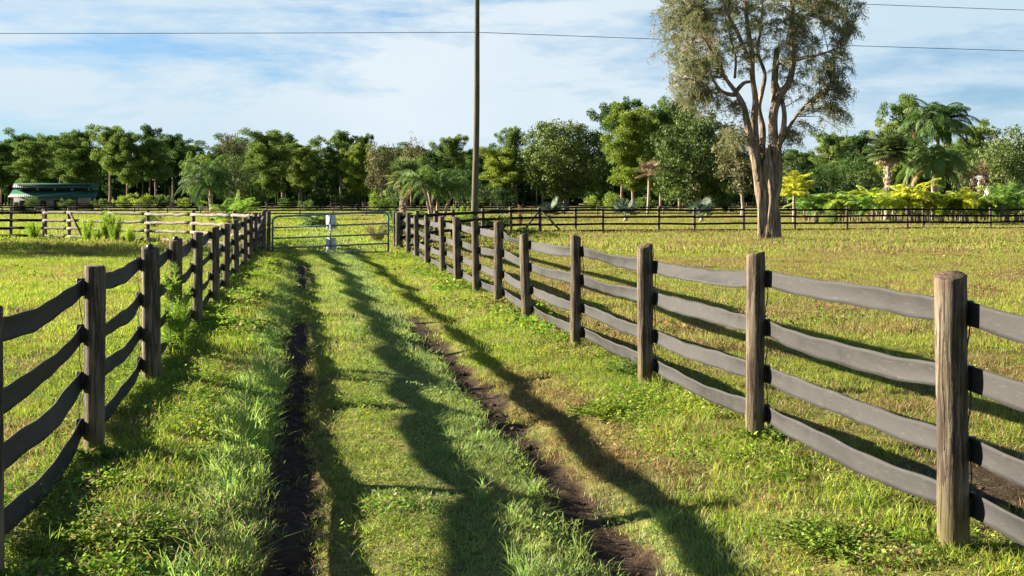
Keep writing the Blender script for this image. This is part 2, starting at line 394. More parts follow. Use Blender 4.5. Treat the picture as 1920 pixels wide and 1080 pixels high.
# ------------------------------------------------------------------ ground sheet
def build_ground():
    us = np.concatenate([np.arange(-14, 3, .6), np.arange(3, 14, .055), np.geomspace(14, 60, 260), np.geomspace(61.5, 1600, 70)])
    vs = np.concatenate([-np.geomspace(900, 9, 40), np.arange(-8.8, -1.6, .16), np.arange(-1.6, 3.4, .042), np.arange(3.4, 12, .14), np.geomspace(12.2, 900, 60)])
    U, V = np.meshgrid(us, vs, indexing='ij'); x, y = uv2w(U, V); x = x.ravel(); y = y.ravel()
    z = gz(x, y); z = z * np.clip(1 - (np.hypot(x, y) - 90) / 60, 0, 1)
    r = np.hypot(x, y)
    fine = (fbm(x, y, .11, 71, 3) - .5) * .05 * np.clip((30 - r) / 20, 0, 1) * (0.4 + soil_mask(x, y))
    z = z + fine
    nu, nv = len(us), len(vs)
    i, j = np.meshgrid(np.arange(nu - 1), np.arange(nv - 1), indexing='ij'); i = i.ravel(); j = j.ravel()
    f = np.stack([i * nv + j, (i + 1) * nv + j, (i + 1) * nv + j + 1, i * nv + j + 1], 1)[:, ::-1]
    me = np_mesh('ground', np.stack([x, y, z], 1), f, M['ground'], True)
    a = me.attributes.new('soil', 'FLOAT', 'POINT'); a.data.foreach_set('value', (soil_mask(x, y) * (r < 90)).astype(np.float32))
    tag(link('ground', me), 'short turf paddock ground with two wheel ruts along the lane', 'ground', kind='structure')
build_ground()

# ------------------------------------------------------------------ grass
def src(name, mb, mat):
    me = mb.mesh(name, mat, False, True)
    nv = len(me.vertices); c = me.attributes.new('c', 'FLOAT', 'POINT')
    c.data.foreach_set('value', np.concatenate(mb.c).astype(np.float32))
    return bpy.data.objects.new(name, me)          # source geometry only, never linked to the scene
def blades(mb, n, R_, h, w, lean=.35, segs=2, hv=.5):
    if not hasattr(mb, 'c'): mb.c = []
    r = R_ * np.sqrt(rng.random(n)); a = rng.random(n) * 6.283
    p = np.stack([r * np.cos(a), r * np.sin(a), np.full(n, -.008)], 1)
    hh = h * (1 - hv + hv * 1.6 * rng.random(n)); az = rng.random(n) * 6.283; ln = lean * (.3 + rng.random(n) * 1.2)
    d = np.stack([np.cos(az), np.sin(az), np.zeros(n)], 1); fa = az + 1.57 + rng.normal(0, .6, n)
    sd = np.stack([np.cos(fa), np.sin(fa), np.zeros(n)], 1) * (w * (.7 + .6 * rng.random(n)))[:, None] / 2
    up = np.array([0, 0, 1.0])
    P = [p]
    for k in range(1, segs + 1):
        t = k / segs
        P.append(p + up * (hh * (t - .25 * ln * t * t))[:, None] + d * (hh * ln * t ** 1.8)[:, None])
    b = rng.random(n); c = rng.random(n)
    if segs == 1:
        V = np.stack([P[0] - sd, P[0] + sd, P[1]], 1).reshape(-1, 3)
        mb.add(V, None, np.arange(3 * n).reshape(n, 3), np.repeat(b, 3)); mb.c.append(np.repeat(c, 3))
    else:
        rows = []
        for k in range(segs): rows += [P[k] - sd * (1 - .25 * k / segs), P[k] + sd * (1 - .25 * k / segs)]
        rows.append(P[segs]); m = len(rows)
        V = np.stack(rows, 1).reshape(-1, 3); base = np.arange(n)[:, None] * m
        q = np.concatenate([base + np.array([[2 * k, 2 * k + 1, 2 * k + 3, 2 * k + 2]]) for k in range(segs - 1)]) if segs > 1 else None
        t3 = base + np.array([[m - 3, m - 2, m - 1]])
        mb.add(V, q, t3, np.repeat(b, m)); mb.c.append(np.repeat(c, m))
def leaflets(mb, n, R_, h, L, W):
    if not hasattr(mb, 'c'): mb.c = []
    r = R_ * np.sqrt(rng.random(n)); a = rng.random(n) * 6.283
    c0 = np.stack([r * np.cos(a), r * np.sin(a), h * rng.random(n) ** .7 * (1 - .5 * (r / R_))], 1)
    nr = unit(np.stack([rng.normal(0, .55, n), rng.normal(0, .55, n), np.ones(n)], 1)); ax = unit(np.cross(nr, rdir(n))); sd = np.cross(nr, ax)
    s0 = .6 + .8 * rng.random(n)
    mb.leaves(c0, ax, sd, L * s0, W * s0); mb.c.append(np.repeat(rng.random(n), 4))

def scatter(name, xy, scl, srcs, label, cat, sink=0.0, attrs=None, zs=None):
    n = len(xy); x = xy[:, 0]; y = xy[:, 1]
    z = gz(x, y) - sink; z = z * np.where(np.hypot(x, y) > 150, 0, 1)
    me = bpy.data.meshes.new(name); me.vertices.add(n)
    me.vertices.foreach_set('co', np.stack([x, y, z], 1).astype(np.float32).ravel())
    def A(nm, t, v):
        at = me.attributes.new(nm, t, 'POINT'); at.data.foreach_set('vector' if t == 'FLOAT_VECTOR' else 'value', np.asarray(v, np.int32 if t == 'INT' else np.float32).ravel())
    rot = np.stack([rng.normal(0, .09, n), rng.normal(0, .09, n), rng.random(n) * 6.283], 1)
    A('rot', 'FLOAT_VECTOR', rot); s = np.asarray(scl)
    zf = zs if zs is not None else (.75 + .5 * rng.random(n))
    A('scl', 'FLOAT_VECTOR', np.stack([s, s, s * zf], 1)); A('idx', 'INT', rng.integers(0, len(srcs), n))
    A('dry', 'FLOAT', dry_mask(x, y)); A('dew', 'FLOAT', dew_mask(x, y))
    o = link(name, me)
    g = bpy.data.node_groups.new(name, 'GeometryNodeTree')
    g.interface.new_socket('Geometry', in_out='INPUT', socket_type='NodeSocketGeometry'); g.interface.new_socket('Geometry', in_out='OUTPUT', socket_type='NodeSocketGeometry')
    N = g.nodes.new; Lk = g.links.new
    gi = N('NodeGroupInput'); go = N('NodeGroupOutput'); ip = N('GeometryNodeInstanceOnPoints'); jn = N('GeometryNodeJoinGeometry')
    for so in srcs:
        oi = N('GeometryNodeObjectInfo'); oi.inputs['Object'].default_value = so; oi.inputs['As Instance'].default_value = False
        gt = N('GeometryNodeGeometryToInstance'); Lk(oi.outputs['Geometry'], gt.inputs[0]); Lk(gt.outputs[0], jn.inputs[0])
    def NA(nm, t):
        a = N('GeometryNodeInputNamedAttribute'); a.data_type = t; a.inputs['Name'].default_value = nm; return a.outputs['Attribute']
    Lk(gi.outputs[0], ip.inputs['Points']); Lk(jn.outputs[0], ip.inputs['Instance']); ip.inputs['Pick Instance'].default_value = True
    Lk(NA('idx', 'INT'), ip.inputs['Instance Index'])
    er = N('FunctionNodeEulerToRotation'); Lk(NA('rot', 'FLOAT_VECTOR'), er.inputs[0]); Lk(er.outputs[0], ip.inputs['Rotation'])
    Lk(NA('scl', 'FLOAT_VECTOR'), ip.inputs['Scale']); Lk(ip.outputs[0], go.inputs[0])
    md = o.modifiers.new('spread', 'NODES'); md.node_group = g
    tag(o, label, cat, kind='stuff'); return o

def sample_view(z0, z1, dens, marg=.10, falloff=1.0):
    """random ground points between depths z0 and z1 inside a widened view wedge"""
    k = 960 / F + marg; area = k * (z1 * z1 - z0 * z0) + 3 * (z1 - z0); n = int(area * dens)
    Y = np.sqrt(z0 * z0 + rng.random(n) * (z1 * z1 - z0 * z0)); Xr = (rng.random(n) * 2 - 1) * (k * Y + 1.5)
    return np.stack([Xr, Y], 1)
def keep(xy, pr): return xy[rng.random(len(xy)) < pr]

def off_rut(p, r):
    u, v = w2uv(p[:, 0], p[:, 1]); cl = -0.07 + 0.07 * (vnoise(u / 2.3, u * 0, 3) - 0.5); cr = 1.67 + 0.08 * (vnoise(u / 2.7, u * 0, 13) - 0.5)
    inl = (np.abs(v - cl) < r) & ((u < 17.5) | ((u > 22.5) & (u < 31))); inr = (np.abs(v - cr) < r * .9) & (u < 17.5)
    return np.where(inl | inr, 0.03, 1.0)
def build_grass():
    near, mid, far, tall, weed, wfar = [], [], [], [], [], []
    for i in range(4):
        m = MB(); blades(m, 46, .13, .058, .0052, .8, 2, .8); blades(m, 8, .13, .022, .007, 1.6, 2); near.append(src('grass_source', m, M['grass']))
        m = MB(); blades(m, 90, .32, .062, .009, .6, 1, .7); mid.append(src('grass_source', m, M['grass']))
        m = MB(); blades(m, 150, .95, .085, .022, .6, 1, .7); far.append(src('grass_source', m, M['grass']))
        m = MB(); blades(m, 34, .07, .17, .006, .75, 4, .7); tall.append(src('long_grass_source', m, M['tall']))
        m = MB(); leaflets(m, 60, .12, .06, .022, .013); blades(m, 8, .1, .05, .004, .6, 2); weed.append(src('weed_source', m, M['weed']))
        m = MB(); leaflets(m, 90, .35, .10, .05, .035); wfar.append(src('weed_source', m, M['weed']))
    p = sample_view(3.0, 13.5, 125); p = keep(p, (1 - soil_mask(p[:, 0], p[:, 1]) * .99) * (1 - .3 * dry_mask(p[:, 0], p[:, 1])))
    u, v = w2uv(p[:, 0], p[:, 1]); hs = .55 + .8 * fbm(p[:, 0], p[:, 1], .6, 81, 2) ** 1.3
    hs = hs * (1 - .35 * band(0.15, .4, 1.3, 1.5, v))
    scatter('grass', p, np.full(len(p), 1.0), near, 'short mown grass of the lane and the paddocks close by', 'grass', 0, zs=hs * (.7 + .6 * rng.random(len(p))))
    p = sample_view(12.5, 36, 26); p = keep(p, (1 - soil_mask(p[:, 0], p[:, 1]) * .97) * off_rut(p, .36))
    hs = .5 + .9 * fbm(p[:, 0], p[:, 1], 1.2, 81, 2)
    scatter('paddock_grass', p, .8 + .5 * rng.random(len(p)), mid, 'yellow green paddock grass in the middle distance', 'grass', 0, zs=hs)
    p = sample_view(34, 135, 2.6); 
    hs = .5 + 1.0 * fbm(p[:, 0], p[:, 1], 3.0, 81, 2)
    scatter('distant_grass', p, .8 + .6 * rng.random(len(p)), far, 'sunlit grass around and beyond the cross fences', 'grass', 0, zs=hs)
    # long grass: bank beside the left rut, ruts' edges, fence feet, sparse tall blades elsewhere
    p = sample_view(3.0, 40, 60); u, v = w2uv(p[:, 0], p[:, 1]); n = fbm(p[:, 0], p[:, 1], .5, 91, 2)
    pr = .75 * band(-.66, -.48, -.27, -.18, v) * (.2 + 1.3 * sstep(.42, .56, n)) * (1 - sstep(15, 30, u))
    pr = np.maximum(pr, .18 * sstep(.5, .7, n) * band(.85, 1.1, 1.4, 1.5, v) * (1 - sstep(8, 20, u)))
    pr = np.maximum(pr, .10 * (np.abs(v + 1.45) < .18)); pr = np.maximum(pr, .12 * (np.abs(v - 3.12) < .2))
    pr = np.maximum(pr, .22 * band(1.75, 1.9, 2.1, 2.3, v) * band(4.5, 5, 6.6, 7.5, u))
    pr = np.maximum(pr, .012 + 0 * v) * (1 - .9 * soil_mask(p[:, 0], p[:, 1])) * off_rut(p, .17); p = keep(p, pr)
    u, v = w2uv(p[:, 0], p[:, 1]); bank = band(-.65, -.45, -.2, -.1, v)
    scatter('long_grass', p, (.55 + .5 * rng.random(len(p))) * (.75 + .45 * bank), tall, 'long bright grass leaning over the left wheel rut', 'grass')
    # broad-leaved weeds
    p = sample_view(3.0, 16, 110); u, v = w2uv(p[:, 0], p[:, 1]); n = fbm(p[:, 0], p[:, 1], .7, 95, 3)
    pr = .75 * band(-2.2, -1.5, -.7, -.45, v) * sstep(.35, .55, n) + .7 * band(2.1, 2.5, 3.2, 3.6, v) * sstep(.4, .58, n)
    pr = np.maximum(pr, .10 * sstep(.5, .7, n)) * (1 - soil_mask(p[:, 0], p[:, 1])); p = keep(p, pr)
    scatter('ground_weeds', p, .7 + .7 * rng.random(len(p)), weed, 'low leafy weeds growing along both fence lines', 'weeds')
    p = sample_view(14, 60, 9); u, v = w2uv(p[:, 0], p[:, 1]); n = fbm(p[:, 0], p[:, 1], 1.3, 97, 3)
    pr = .9 * band(-1.8, -1.5, -.9, -.5, v) * sstep(.35, .5, n) + .9 * band(2.4, 2.7, 3.3, 3.7, v) * sstep(.35, .5, n) * (1 - sstep(33, 36, u))
    pr = np.maximum(pr, .8 * band(38, 40, 48, 50, p[:, 1]) * sstep(-6, -9, p[:, 0]) * sstep(.4, .55, n))
    pr = np.maximum(pr, .08 * sstep(.5, .7, n)) * off_rut(p, .38); p = keep(p, pr)
    scatter('leafy_undergrowth', p, .7 + .7 * rng.random(len(p)), wfar, 'leafy undergrowth at the feet of the farther fences', 'weeds')
build_grass()

# ------------------------------------------------------------------ belt fences along the lane
HTS = (1.115, .795, .475, .185)
def make_post(mb_seed, h, r, lean=(0, 0)):
    g = np.random.default_rng(mb_seed); n, m = 26, 26
    ang = np.arange(n) / n * 6.283; zs = np.concatenate([np.linspace(-.25, h - .02, m - 2), [h - .006, h]])
    ph = g.random(6) * 6.283; tl = (g.random(2) - .5) * .03; V = []
    cracks = [(g.random() * 6.283, g.random() * h * .8, .2 + g.random() * .5) for _ in range(6)]
    for k, z in enumerate(zs):
        rr = r * (1 + .05 * np.sin(2 * ang + ph[0] + z * .6) + .03 * np.sin(5 * ang + ph[1] + z * 1.2) + .018 * np.sin(11 * ang + ph[2]) + .03 * math.sin(z * 4 + ph[3]) + .05 * (1 - z / h) )
        rr = rr * (1 + .012 * g.normal(size=n))
        for ca, cz, cl in cracks:
            w_ = np.exp(-((np.angle(np.exp(1j * (ang - ca - .1 * z)))) / .13) ** 2) * math.exp(-((z - cz - cl / 2) / (cl / 2)) ** 4)
            rr = rr * (1 - .10 * w_)
        if k == m - 1: rr = rr * .90
        c = np.array([lean[0] * z, lean[1] * z, 0])
        zz = np.full(n, z) + (tl[0] * np.cos(ang) + tl[1] * np.sin(ang)) * (z > h - .05) * (r / .06)
        V.append(np.stack([rr * np.cos(ang) + c[0], rr * np.sin(ang) + c[1], zz], 1))
    V = np.concatenate(V + [np.array([[lean[0] * h, lean[1] * h, h - .004]])])
    i, j = np.meshgrid(np.arange(m - 1), np.arange(n), indexing='ij'); i = i.ravel(); j = j.ravel(); k = (j + 1) % n
    mb = MB(); jj = np.arange(n)
    mb.add(V, np.stack([i * n + j, i * n + k, (i + 1) * n + k, (i + 1) * n + j], 1), np.stack([np.full(n, m * n), (m - 1) * n + jj, (m - 1) * n + (jj + 1) % n], 1))
    return mb

def belt_fence(name, label, v, posts, side, sag, seed, dz):
    g = np.random.default_rng(seed)
    root = empty(name, (*uv2w(posts[0][0], v), 0)); tag(root, label, 'fence')
    P = []
    for k, (u, h, r, lu, lv) in enumerate(posts):
        x, y = uv2w(u, v); z = gz1(x, y)
        lean = (-lu * S_ + lv * C_, lu * C_ + lv * S_)
        o = make_post(seed * 100 + k, h, r, lean).build('post', M['post'], root, smooth=True)
        o.location = (x - root.location.x, y - root.location.y, z)
        nx, ny = C_ * side, S_ * side                      # towards the field
        hs = [q + (g.random() - .5) * .035 + (h - (1.31 if side > 0 else 1.27)) * .6 for q in HTS]
        P.append((x, y, z, r, lean, hs))
        for q in hs:                                        # clip and wire on the field face of the post
            mb = MB(); cx, cy = lean[0] * q + nx * (r + .014), lean[1] * q + ny * (r + .014)
            for a, (w_, d_, hh) in enumerate(((.075, .030, .12), (.045, .045, .085))):
                mb.box((cx, cy, q + (g.random() - .5) * .01), (w_, d_, hh), TH + math.pi / 2 if False else TH)
            cl = mb.build('clip', M['clip'], o)
            bv = cl.modifiers.new('soft', 'BEVEL'); bv.width = .008; bv.segments = 2
        if side < 0 and k in (4, 5):
            mb = MB(); mb.tube([(lean[0] * h, lean[1] * h, h - .01), (lean[0] * h, lean[1] * h, h + .02), (lean[0] * h + .01, lean[1] * h, h + .035)], [.038, .032, .012], 9); mb.build('wire_holder', M['clip'], o)
        mb = MB(); zz = np.linspace(.12, h - .06, 22)
        mb.tube(np.stack([lean[0] * zz + nx * (r + .022 + .012 * np.sin(zz * 17 + k)), lean[1] * zz + ny * (r + .022 + .012 * np.sin(zz * 17 + k)), zz], 1), .0035, 6)
        mb.build('wire', M['wire'], o)
    nseg, nw = 54, 7
    for k in range(len(P) - 1):
        A, B = P[k], P[k + 1]
        for q in range(4):
            nx, ny = C_ * side, S_ * side
            za, zb = A[2] + A[5][q], B[2] + B[5][q]
            a = np.array([A[0] + A[4][0] * A[5][q] + nx * (A[3] + .016), A[1] + A[4][1] * A[5][q] + ny * (A[3] + .016), za])
            b = np.array([B[0] + B[4][0] * B[5][q] + nx * (B[3] + .016), B[1] + B[4][1] * B[5][q] + ny * (B[3] + .016), zb])
            t = np.linspace(0, 1, nseg + 1)
            s_ = sag[0] + (sag[1] - sag[0]) * g.random(); 
            bow = (g.random() - .5) * .07
            end = np.exp(-((t) / .10) ** 2) + np.exp(-((1 - t) / .10) ** 2)
            c = a[None] * (1 - t)[:, None] + b[None] * t[:, None]
            c[:, 2] -= s_ * (1 - np.abs(2 * t - 1) ** (2.4 if side < 0 else 2.0))
            c[:, 2] += .004 * np.sin(t * 9 + g.random() * 6) * (1 - end) * (2.2 if side < 0 else 1)
            bo = bow * np.sin(math.pi * t) + .005 * np.sin(t * 13 + g.random() * 6) * (1 - end)
            c[:, 0] += nx * bo; c[:, 1] += ny * bo
            tw = (g.random() - .5) * (.9 if q == 0 else .6) * np.sin(math.pi * t) + (g.random() - .5) * .3 * np.sin(2 * math.pi * t)
            if q == 0: tw = tw * 1.6
            wd = (.128 + (.006 * np.sin(t * 7 + g.random() * 6))) * (1 - .10 * end)
            rows = []
            for e in np.linspace(-1, 1, nw):
                off = e * wd / 2; cup = .006 * (1 - e * e) * (1 + .8 * np.sin(t * 5 + q))
                rows.append(c + np.stack([nx * (np.sin(tw) * off + cup), ny * (np.sin(tw) * off + cup), np.cos(tw) * off + .003 * np.sin(t * 31 + e * 3)], 1))
            V = np.stack(rows, 1).reshape(-1, 3) - np.array([root.location.x, root.location.y, 0])
            i, j = np.meshgrid(np.arange(nseg), np.arange(nw - 1), indexing='ij'); i = i.ravel(); j = j.ravel()
            mb = MB(); mb.add(V, np.stack([i * nw + j, i * nw + j + 1, (i + 1) * nw + j + 1, (i + 1) * nw + j], 1))
            st = mb.build('strap', M['strap'], root)
            sd = st.modifiers.new('thick', 'SOLIDIFY'); sd.thickness = .007; sd.offset = 0
    return root
VR, VL = 3.09, -1.39
pr = [(1787, 1.314, .070, 0, -.012), (1415, 1.30, .060, 0, .004), (1210, 1.28, .068, 0, -.004), (1079, 1.285, .062, 0, .002), (988, 1.20, .066, .01, -.04), (934, 1.33, .066, 0, 0),
      (893, 1.31, .066, 0, -.02), (858, 1.33, .078, 0, -.02), (830, 1.30, .066, 0, -.02), (801, 1.26, .062, 0, -.01), (781, 1.23, .055, 0, -.02), (765, 1.25, .062, 0, 0), (752, 1.22, .06, 0, 0), (741, 1.22, .062, 0, -.02)]
posts = [(lane_u(px, VR), h, r, a, b) for px, h, r, a, b in pr]
posts = [(posts[0][0] - 4.85, 1.3, .066, 0, 0), (posts[0][0] - 2.42, 1.3, .066, 0, 0)] + posts
belt_fence('belt_fence', 'fence of wooden posts and sunlit pale grey rubber belts right of the lane', VR, posts, 1, (.01, .045), 5, 0)
pl = [(177, 1.25, .068, 0, .004), (285, 1.25, .082, 0, -.012), (329, 1.25, .066, 0, .006), (370, 1.24, .064, 0, .012), (404, 1.23, .066, 0, -.006), (424, 1.22, .064, 0, .008), (443, 1.24, .062, 0, -.01), (459, 1.22, .06, 0, 0), (470, 1.22, .06, 0, 0), (479, 1.22, .06, 0, 0), (487, 1.22, .06, 0, .0), (495, 1.26, .075, 0, 0)]
posts = [(lane_u(px, VL), h, r, a, b) for px, h, r, a, b in pl]
UL0 = posts[0][0]
posts = [(UL0 - 7.1, 1.25, .066, 0, 0), (UL0 - 4.75, 1.25, .066, 0, 0), (UL0 - 2.62, 1.24, .066, 0, 0)] + posts
belt_fence('belt_fence', 'fence of wooden posts and sagging shaded dark belts left of the lane', VL, posts, -1, (.03, .085), 8, 0)

# ------------------------------------------------------------------ rail fences
def rail_fence(name, label, pts, heights, ph, rmat, pmat, pr=.055, rail=(.035, .11), wob=.01, seed=1, sub=None, ext=(0, 0), round_rail=False):
    g = np.random.default_rng(seed); x0, y0 = pts[0]; root = empty(name, (x0, y0, 0)); tag(root, label, 'fence')
    for (x, y) in pts:
        mb = MB(); h = ph + g.normal() * .02; l = g.normal(0, .008, 2)
        mb.tube([(0, 0, -.2), (0, 0, .1), (l[0] * h * .5, l[1] * h * .5, h * .5), (l[0] * h, l[1] * h, h - .01), (l[0] * h, l[1] * h, h)], [pr * 1.05, pr, pr, pr, pr * .85], 10)
        o = mb.build('post', pmat, root, (x - x0, y - y0, gz1(x, y)), smooth=False)
    for (a, b) in zip(pts[:-1], pts[1:]):
        for hh in heights:
            mb = MB(); d = np.array([b[0] - a[0], b[1] - a[1]]); d /= np.linalg.norm(d); nn = np.array([d[1], -d[0]])
            if nn[1] > 0: nn = -nn
            off = nn * (pr + rail[0] / 2 + .003)
            za, zb = gz1(*a) + hh + g.normal() * wob, gz1(*b) + hh + g.normal() * wob
            p = (a[0] - x0 + off[0], a[1] - y0 + off[1], za); q = (b[0] - x0 + off[0], b[1] - y0 + off[1], zb)
            if round_rail:
                t = np.linspace(0, 1, 8)[:, None]; c = np.array(p) * (1 - t) + np.array(q) * t; c[1:-1, 2] += g.normal(0, .012, 6)
                mb.tube(c, .055, 8)
            else: mb.beam(p, q, rail[0], rail[1])
            mb.build('rail', rmat(g) if callable(rmat) else rmat, root)
    return root
def brace(root, p, q, mat, r=.04):
    mb = MB(); l = root.location; mb.tube([(p[0] - l.x, p[1] - l.y, p[2]), (q[0] - l.x, q[1] - l.y, q[2])], r, 8); return mb.build('brace', mat, root)

# cross fence on the right, corner to beyond the frame
cz = lambda px: 55 + (px - 1013) / 900 * 6
ptsA = [(X_(p, cz(p)), cz(p)) for p in (1013, 1079, 1130, 1235, 1302, 1394, 1490, 1588, 1701, 1731, 1857, 1975, 2090)]
fa = rail_fence('rail_fence', 'black four rail fence behind the big paperbark tree across the right paddock', ptsA, (1.12, .78, .43, .10), 1.24, M['black_rail'], M['post'], .075, (.04, .10), seed=3)
brace(fa, (ptsA[0][0], ptsA[0][1] - .12, 1.15), (X_(1055, 55), 54.9, 0), M['pole'], .05)
brace(fa, (ptsA[0][0], ptsA[0][1] - .12, 1.15), (X_(975, 52.5), 52.3, 0), M['pole'], .05)
ptsC = []
for px, Z in ((746, 35.5), (783, 38.2), (817, 41.5), (849, 44), (905, 49), (958, 52.2), (1011, 54.6)): ptsC.append((X_(px, Z), Z))
rail_fence('rail_fence', 'dark rail fence running from the gate back to the braced corner post', ptsC, (1.10, .78, .46, .14), 1.26, M['black_rail'], M['post'], .08, (.04, .11), seed=4)
ptsD = [(X_(p, 46.5), 46.5) for p in (-170, -70, 20, 82)]
rail_fence('rail_fence', 'black rail fence at the left edge of the photo beyond the left paddock', ptsD, (1.10, .78, .46, .14), 1.26, M['black_rail'], M['post'], .07, (.04, .11), seed=6)
ptsE = [(X_(p, Z), Z) for p, Z in ((85, 46), (130, 45.3), (206, 44), (277, 42.8), (363, 40.6), (440, 38), (477, 36.2), (494, 35.2))]
fe = rail_fence('rail_fence', 'weathered grey pole rail fence with feathery weeds in front, left of the gate', ptsE, (1.12, .80, .48, .16), 1.26, lambda g: M['grey_rail'], M['post'], .07, (.05, .1), seed=7, round_rail=True)
brace(fe, (X_(131, 45), 45.0, 1.12), (X_(160, 44.6), 44.5, .05), M['post'], .05)
brace(fe, (X_(497, 34.4), 34.2, 1.1), (X_(468, 32.5), 32.3, .0), M['post'], .07)
rail_fence('rail_fence', 'second dark rail fence far across the fields behind the gate', [(X_(p, 105), 105) for p in range(-120, 2061, 62)], (.86, .58, .30, .06), .95, M['black_rail'], M['greybark'], .08, (.05, .12), seed=9)
rail_fence('rail_fence', 'farthest dark rail fence in front of the tree line', [(X_(p, 150), 150) for p in range(-100, 2061, 60)], (1.05, .75, .45), 1.15, M['black_rail'], M['greybark'], .08, (.05, .12), seed=10)
# ------------------------------------------------------------------ gate
def build_gate():
    Z = 33.6; root = empty('farm_gate', (X_(620, Z), Z, 0)); tag(root, 'blue grey tubular steel farm gate closing the far end of the lane', 'gate'); ox = X_(620, Z)
    xl, xr = X_(511, Z) - ox, X_(728, Z) - ox
    zl, zr = (1.16, .82, .50, .21, .02), (1.30, .95, .63, .35, .10)
    def arc(c, a0, a1, r, ax): return [(c[0] + r * math.cos(a) * 1, 0, c[1] + r * math.sin(a)) for a in np.linspace(a0, a1, 7)]
    mb = MB(); r = .17
    pts = [(xl, 0, zl[4])] + [(xl, 0, zl[0] - r)] + arc((xl + r, zl[0] - r), math.pi, math.pi / 2, r, 0) + arc((xr - r, zr[0] - r), math.pi / 2, 0, r, 0) + [(xr, 0, zr[4])]
    mb.tube(pts, .030, 10); mb.build('frame', M['gate'], root, smooth=True)
    for k in range(1, 5):
        mb = MB(); mb.tube([(xl + .02, 0, zl[k]), (0, 0, (zl[k] + zr[k]) / 2), (xr - .02, 0, zr[k])], .024, 8); mb.build('bar', M['gate'], root, smooth=True)
    mb = MB(); mb.beam((0, -.03, .06), (0, -.03, 1.23), .05, .03); mb.build('upright', M['gate'], root)
    for (y0, y1) in ((404, 429), (446, 471)):
        mb = MB(); mb.box((.0, .05, (Hh(y0, Z) + Hh(y1, Z)) / 2), (X_(629, Z) - X_(611, Z), .012, Hh(y0, Z) - Hh(y1, Z))); pn = mb.build('panel', M['white'], root)
    for z in (.3, 1.0):
        mb = MB(); mb.tube([(xl - .17, 0, z - .05), (xl, 0, z - .05)], .022, 8); mb.build('hinge', M['gate'], root)
    mb = MB(); t = np.linspace(0, 1, 9); mb.tube(np.stack([xr + t * .22, t * 0, .95 - .12 * np.sin(t * 3.14)], 1), .010, 6); mb.build('chain', M['wire'], root)
    for px, h, lab in ((503, 1.28, 'thin wooden post at the hinge side of the farm gate'),):
        mb = make_post(77, h, .062); o = mb.build('gate_post', M['post'], None, (X_(px, Z), Z + .05, gz1(X_(px, Z), Z)), smooth=True); tag(o, lab, 'post')
build_gate()

# ------------------------------------------------------------------ utility pole and wires
PZ = 57.0
def build_pole():
    root = empty('utility_pole', (X_(888, PZ), PZ, 0)); tag(root, 'tall slim wooden utility pole behind the right fence', 'pole')
    t = np.linspace(0, 1, 16); H = 15.0; mb = MB()
    mb.tube(np.stack([.27 * t ** 1 + .05 * np.sin(t * 5), 0 * t, -.3 + (H + .3) * t], 1), .175 - .065 * t, 14); mb.build('pole_shaft', M['pole'], root, smooth=True)
    for z in (10.1, 12.25):
        mb = MB(); mb.tube([(.17, -.13, z - .10), (.17, -.17, z), (.17, -.17, z + .07)], [.03, .05, .03], 8); mb.build('insulator', M['clip'], root)
    mb = MB(); mb.box((.30, 0, 14.2), (2.2, .1, .12)); mb.build('crossarm', M['pole'], root)
build_pole()
def wire(label, pts, r=.015):
    mb = MB(); mb.tube(pts, r, 6); o = mb.build('power_line', M['cable'], smooth=True); tag(o, label, 'cable')
px0 = X_(888, PZ) + .17
def span(pa, pb, sag, n=30):
    t = np.linspace(0, 1, n)[:, None]; c = np.array(pa) * (1 - t) + np.array(pb) * t; c[:, 2] -= sag * 4 * t[:, 0] * (1 - t[:, 0]); return c
xa = X_(-900, 57); wire('thin black power line crossing the whole sky at pole height', np.concatenate([span((xa, 57, 10.16), (px0, PZ - .17, 10.13), .06), span((px0, PZ - .17, 10.13), (X_(2600, 59), 59, 8.98), .10)[1:]]))
wire('higher power line leaving the top right corner of the photo', span((px0, PZ - .17, 12.32), (X_(2600, 59), 59, 10.95), .04))

# ------------------------------------------------------------------ trees: generators
def puff(mb, c, r, n, L, W, out=.8, flat=.75, at=None, needle=False):
    c = np.atleast_2d(c); k = len(c); r = np.broadcast_to(np.asarray(r, float), (k,))
    d = rdir(n * k); rad = (rng.random(n * k) ** .45)
    ci = np.repeat(np.arange(k), n); pos = c[ci] + d * (rad * r[ci])[:, None] * np.array([1, 1, flat])
    nr = unit(d * out + rdir(n * k)); ax = unit(np.cross(nr, rdir(n * k)))
    if needle: ax = unit(d + .6 * rdir(n * k)); nr = unit(np.cross(ax, rdir(n * k)))
    sd = np.cross(nr, ax); s0 = .7 + .6 * rng.random(n * k)
    mb.leaves(pos, ax, sd, L * s0, W * s0, None if at is None else np.clip(at + rng.normal(0, .15, n * k), 0, 1))

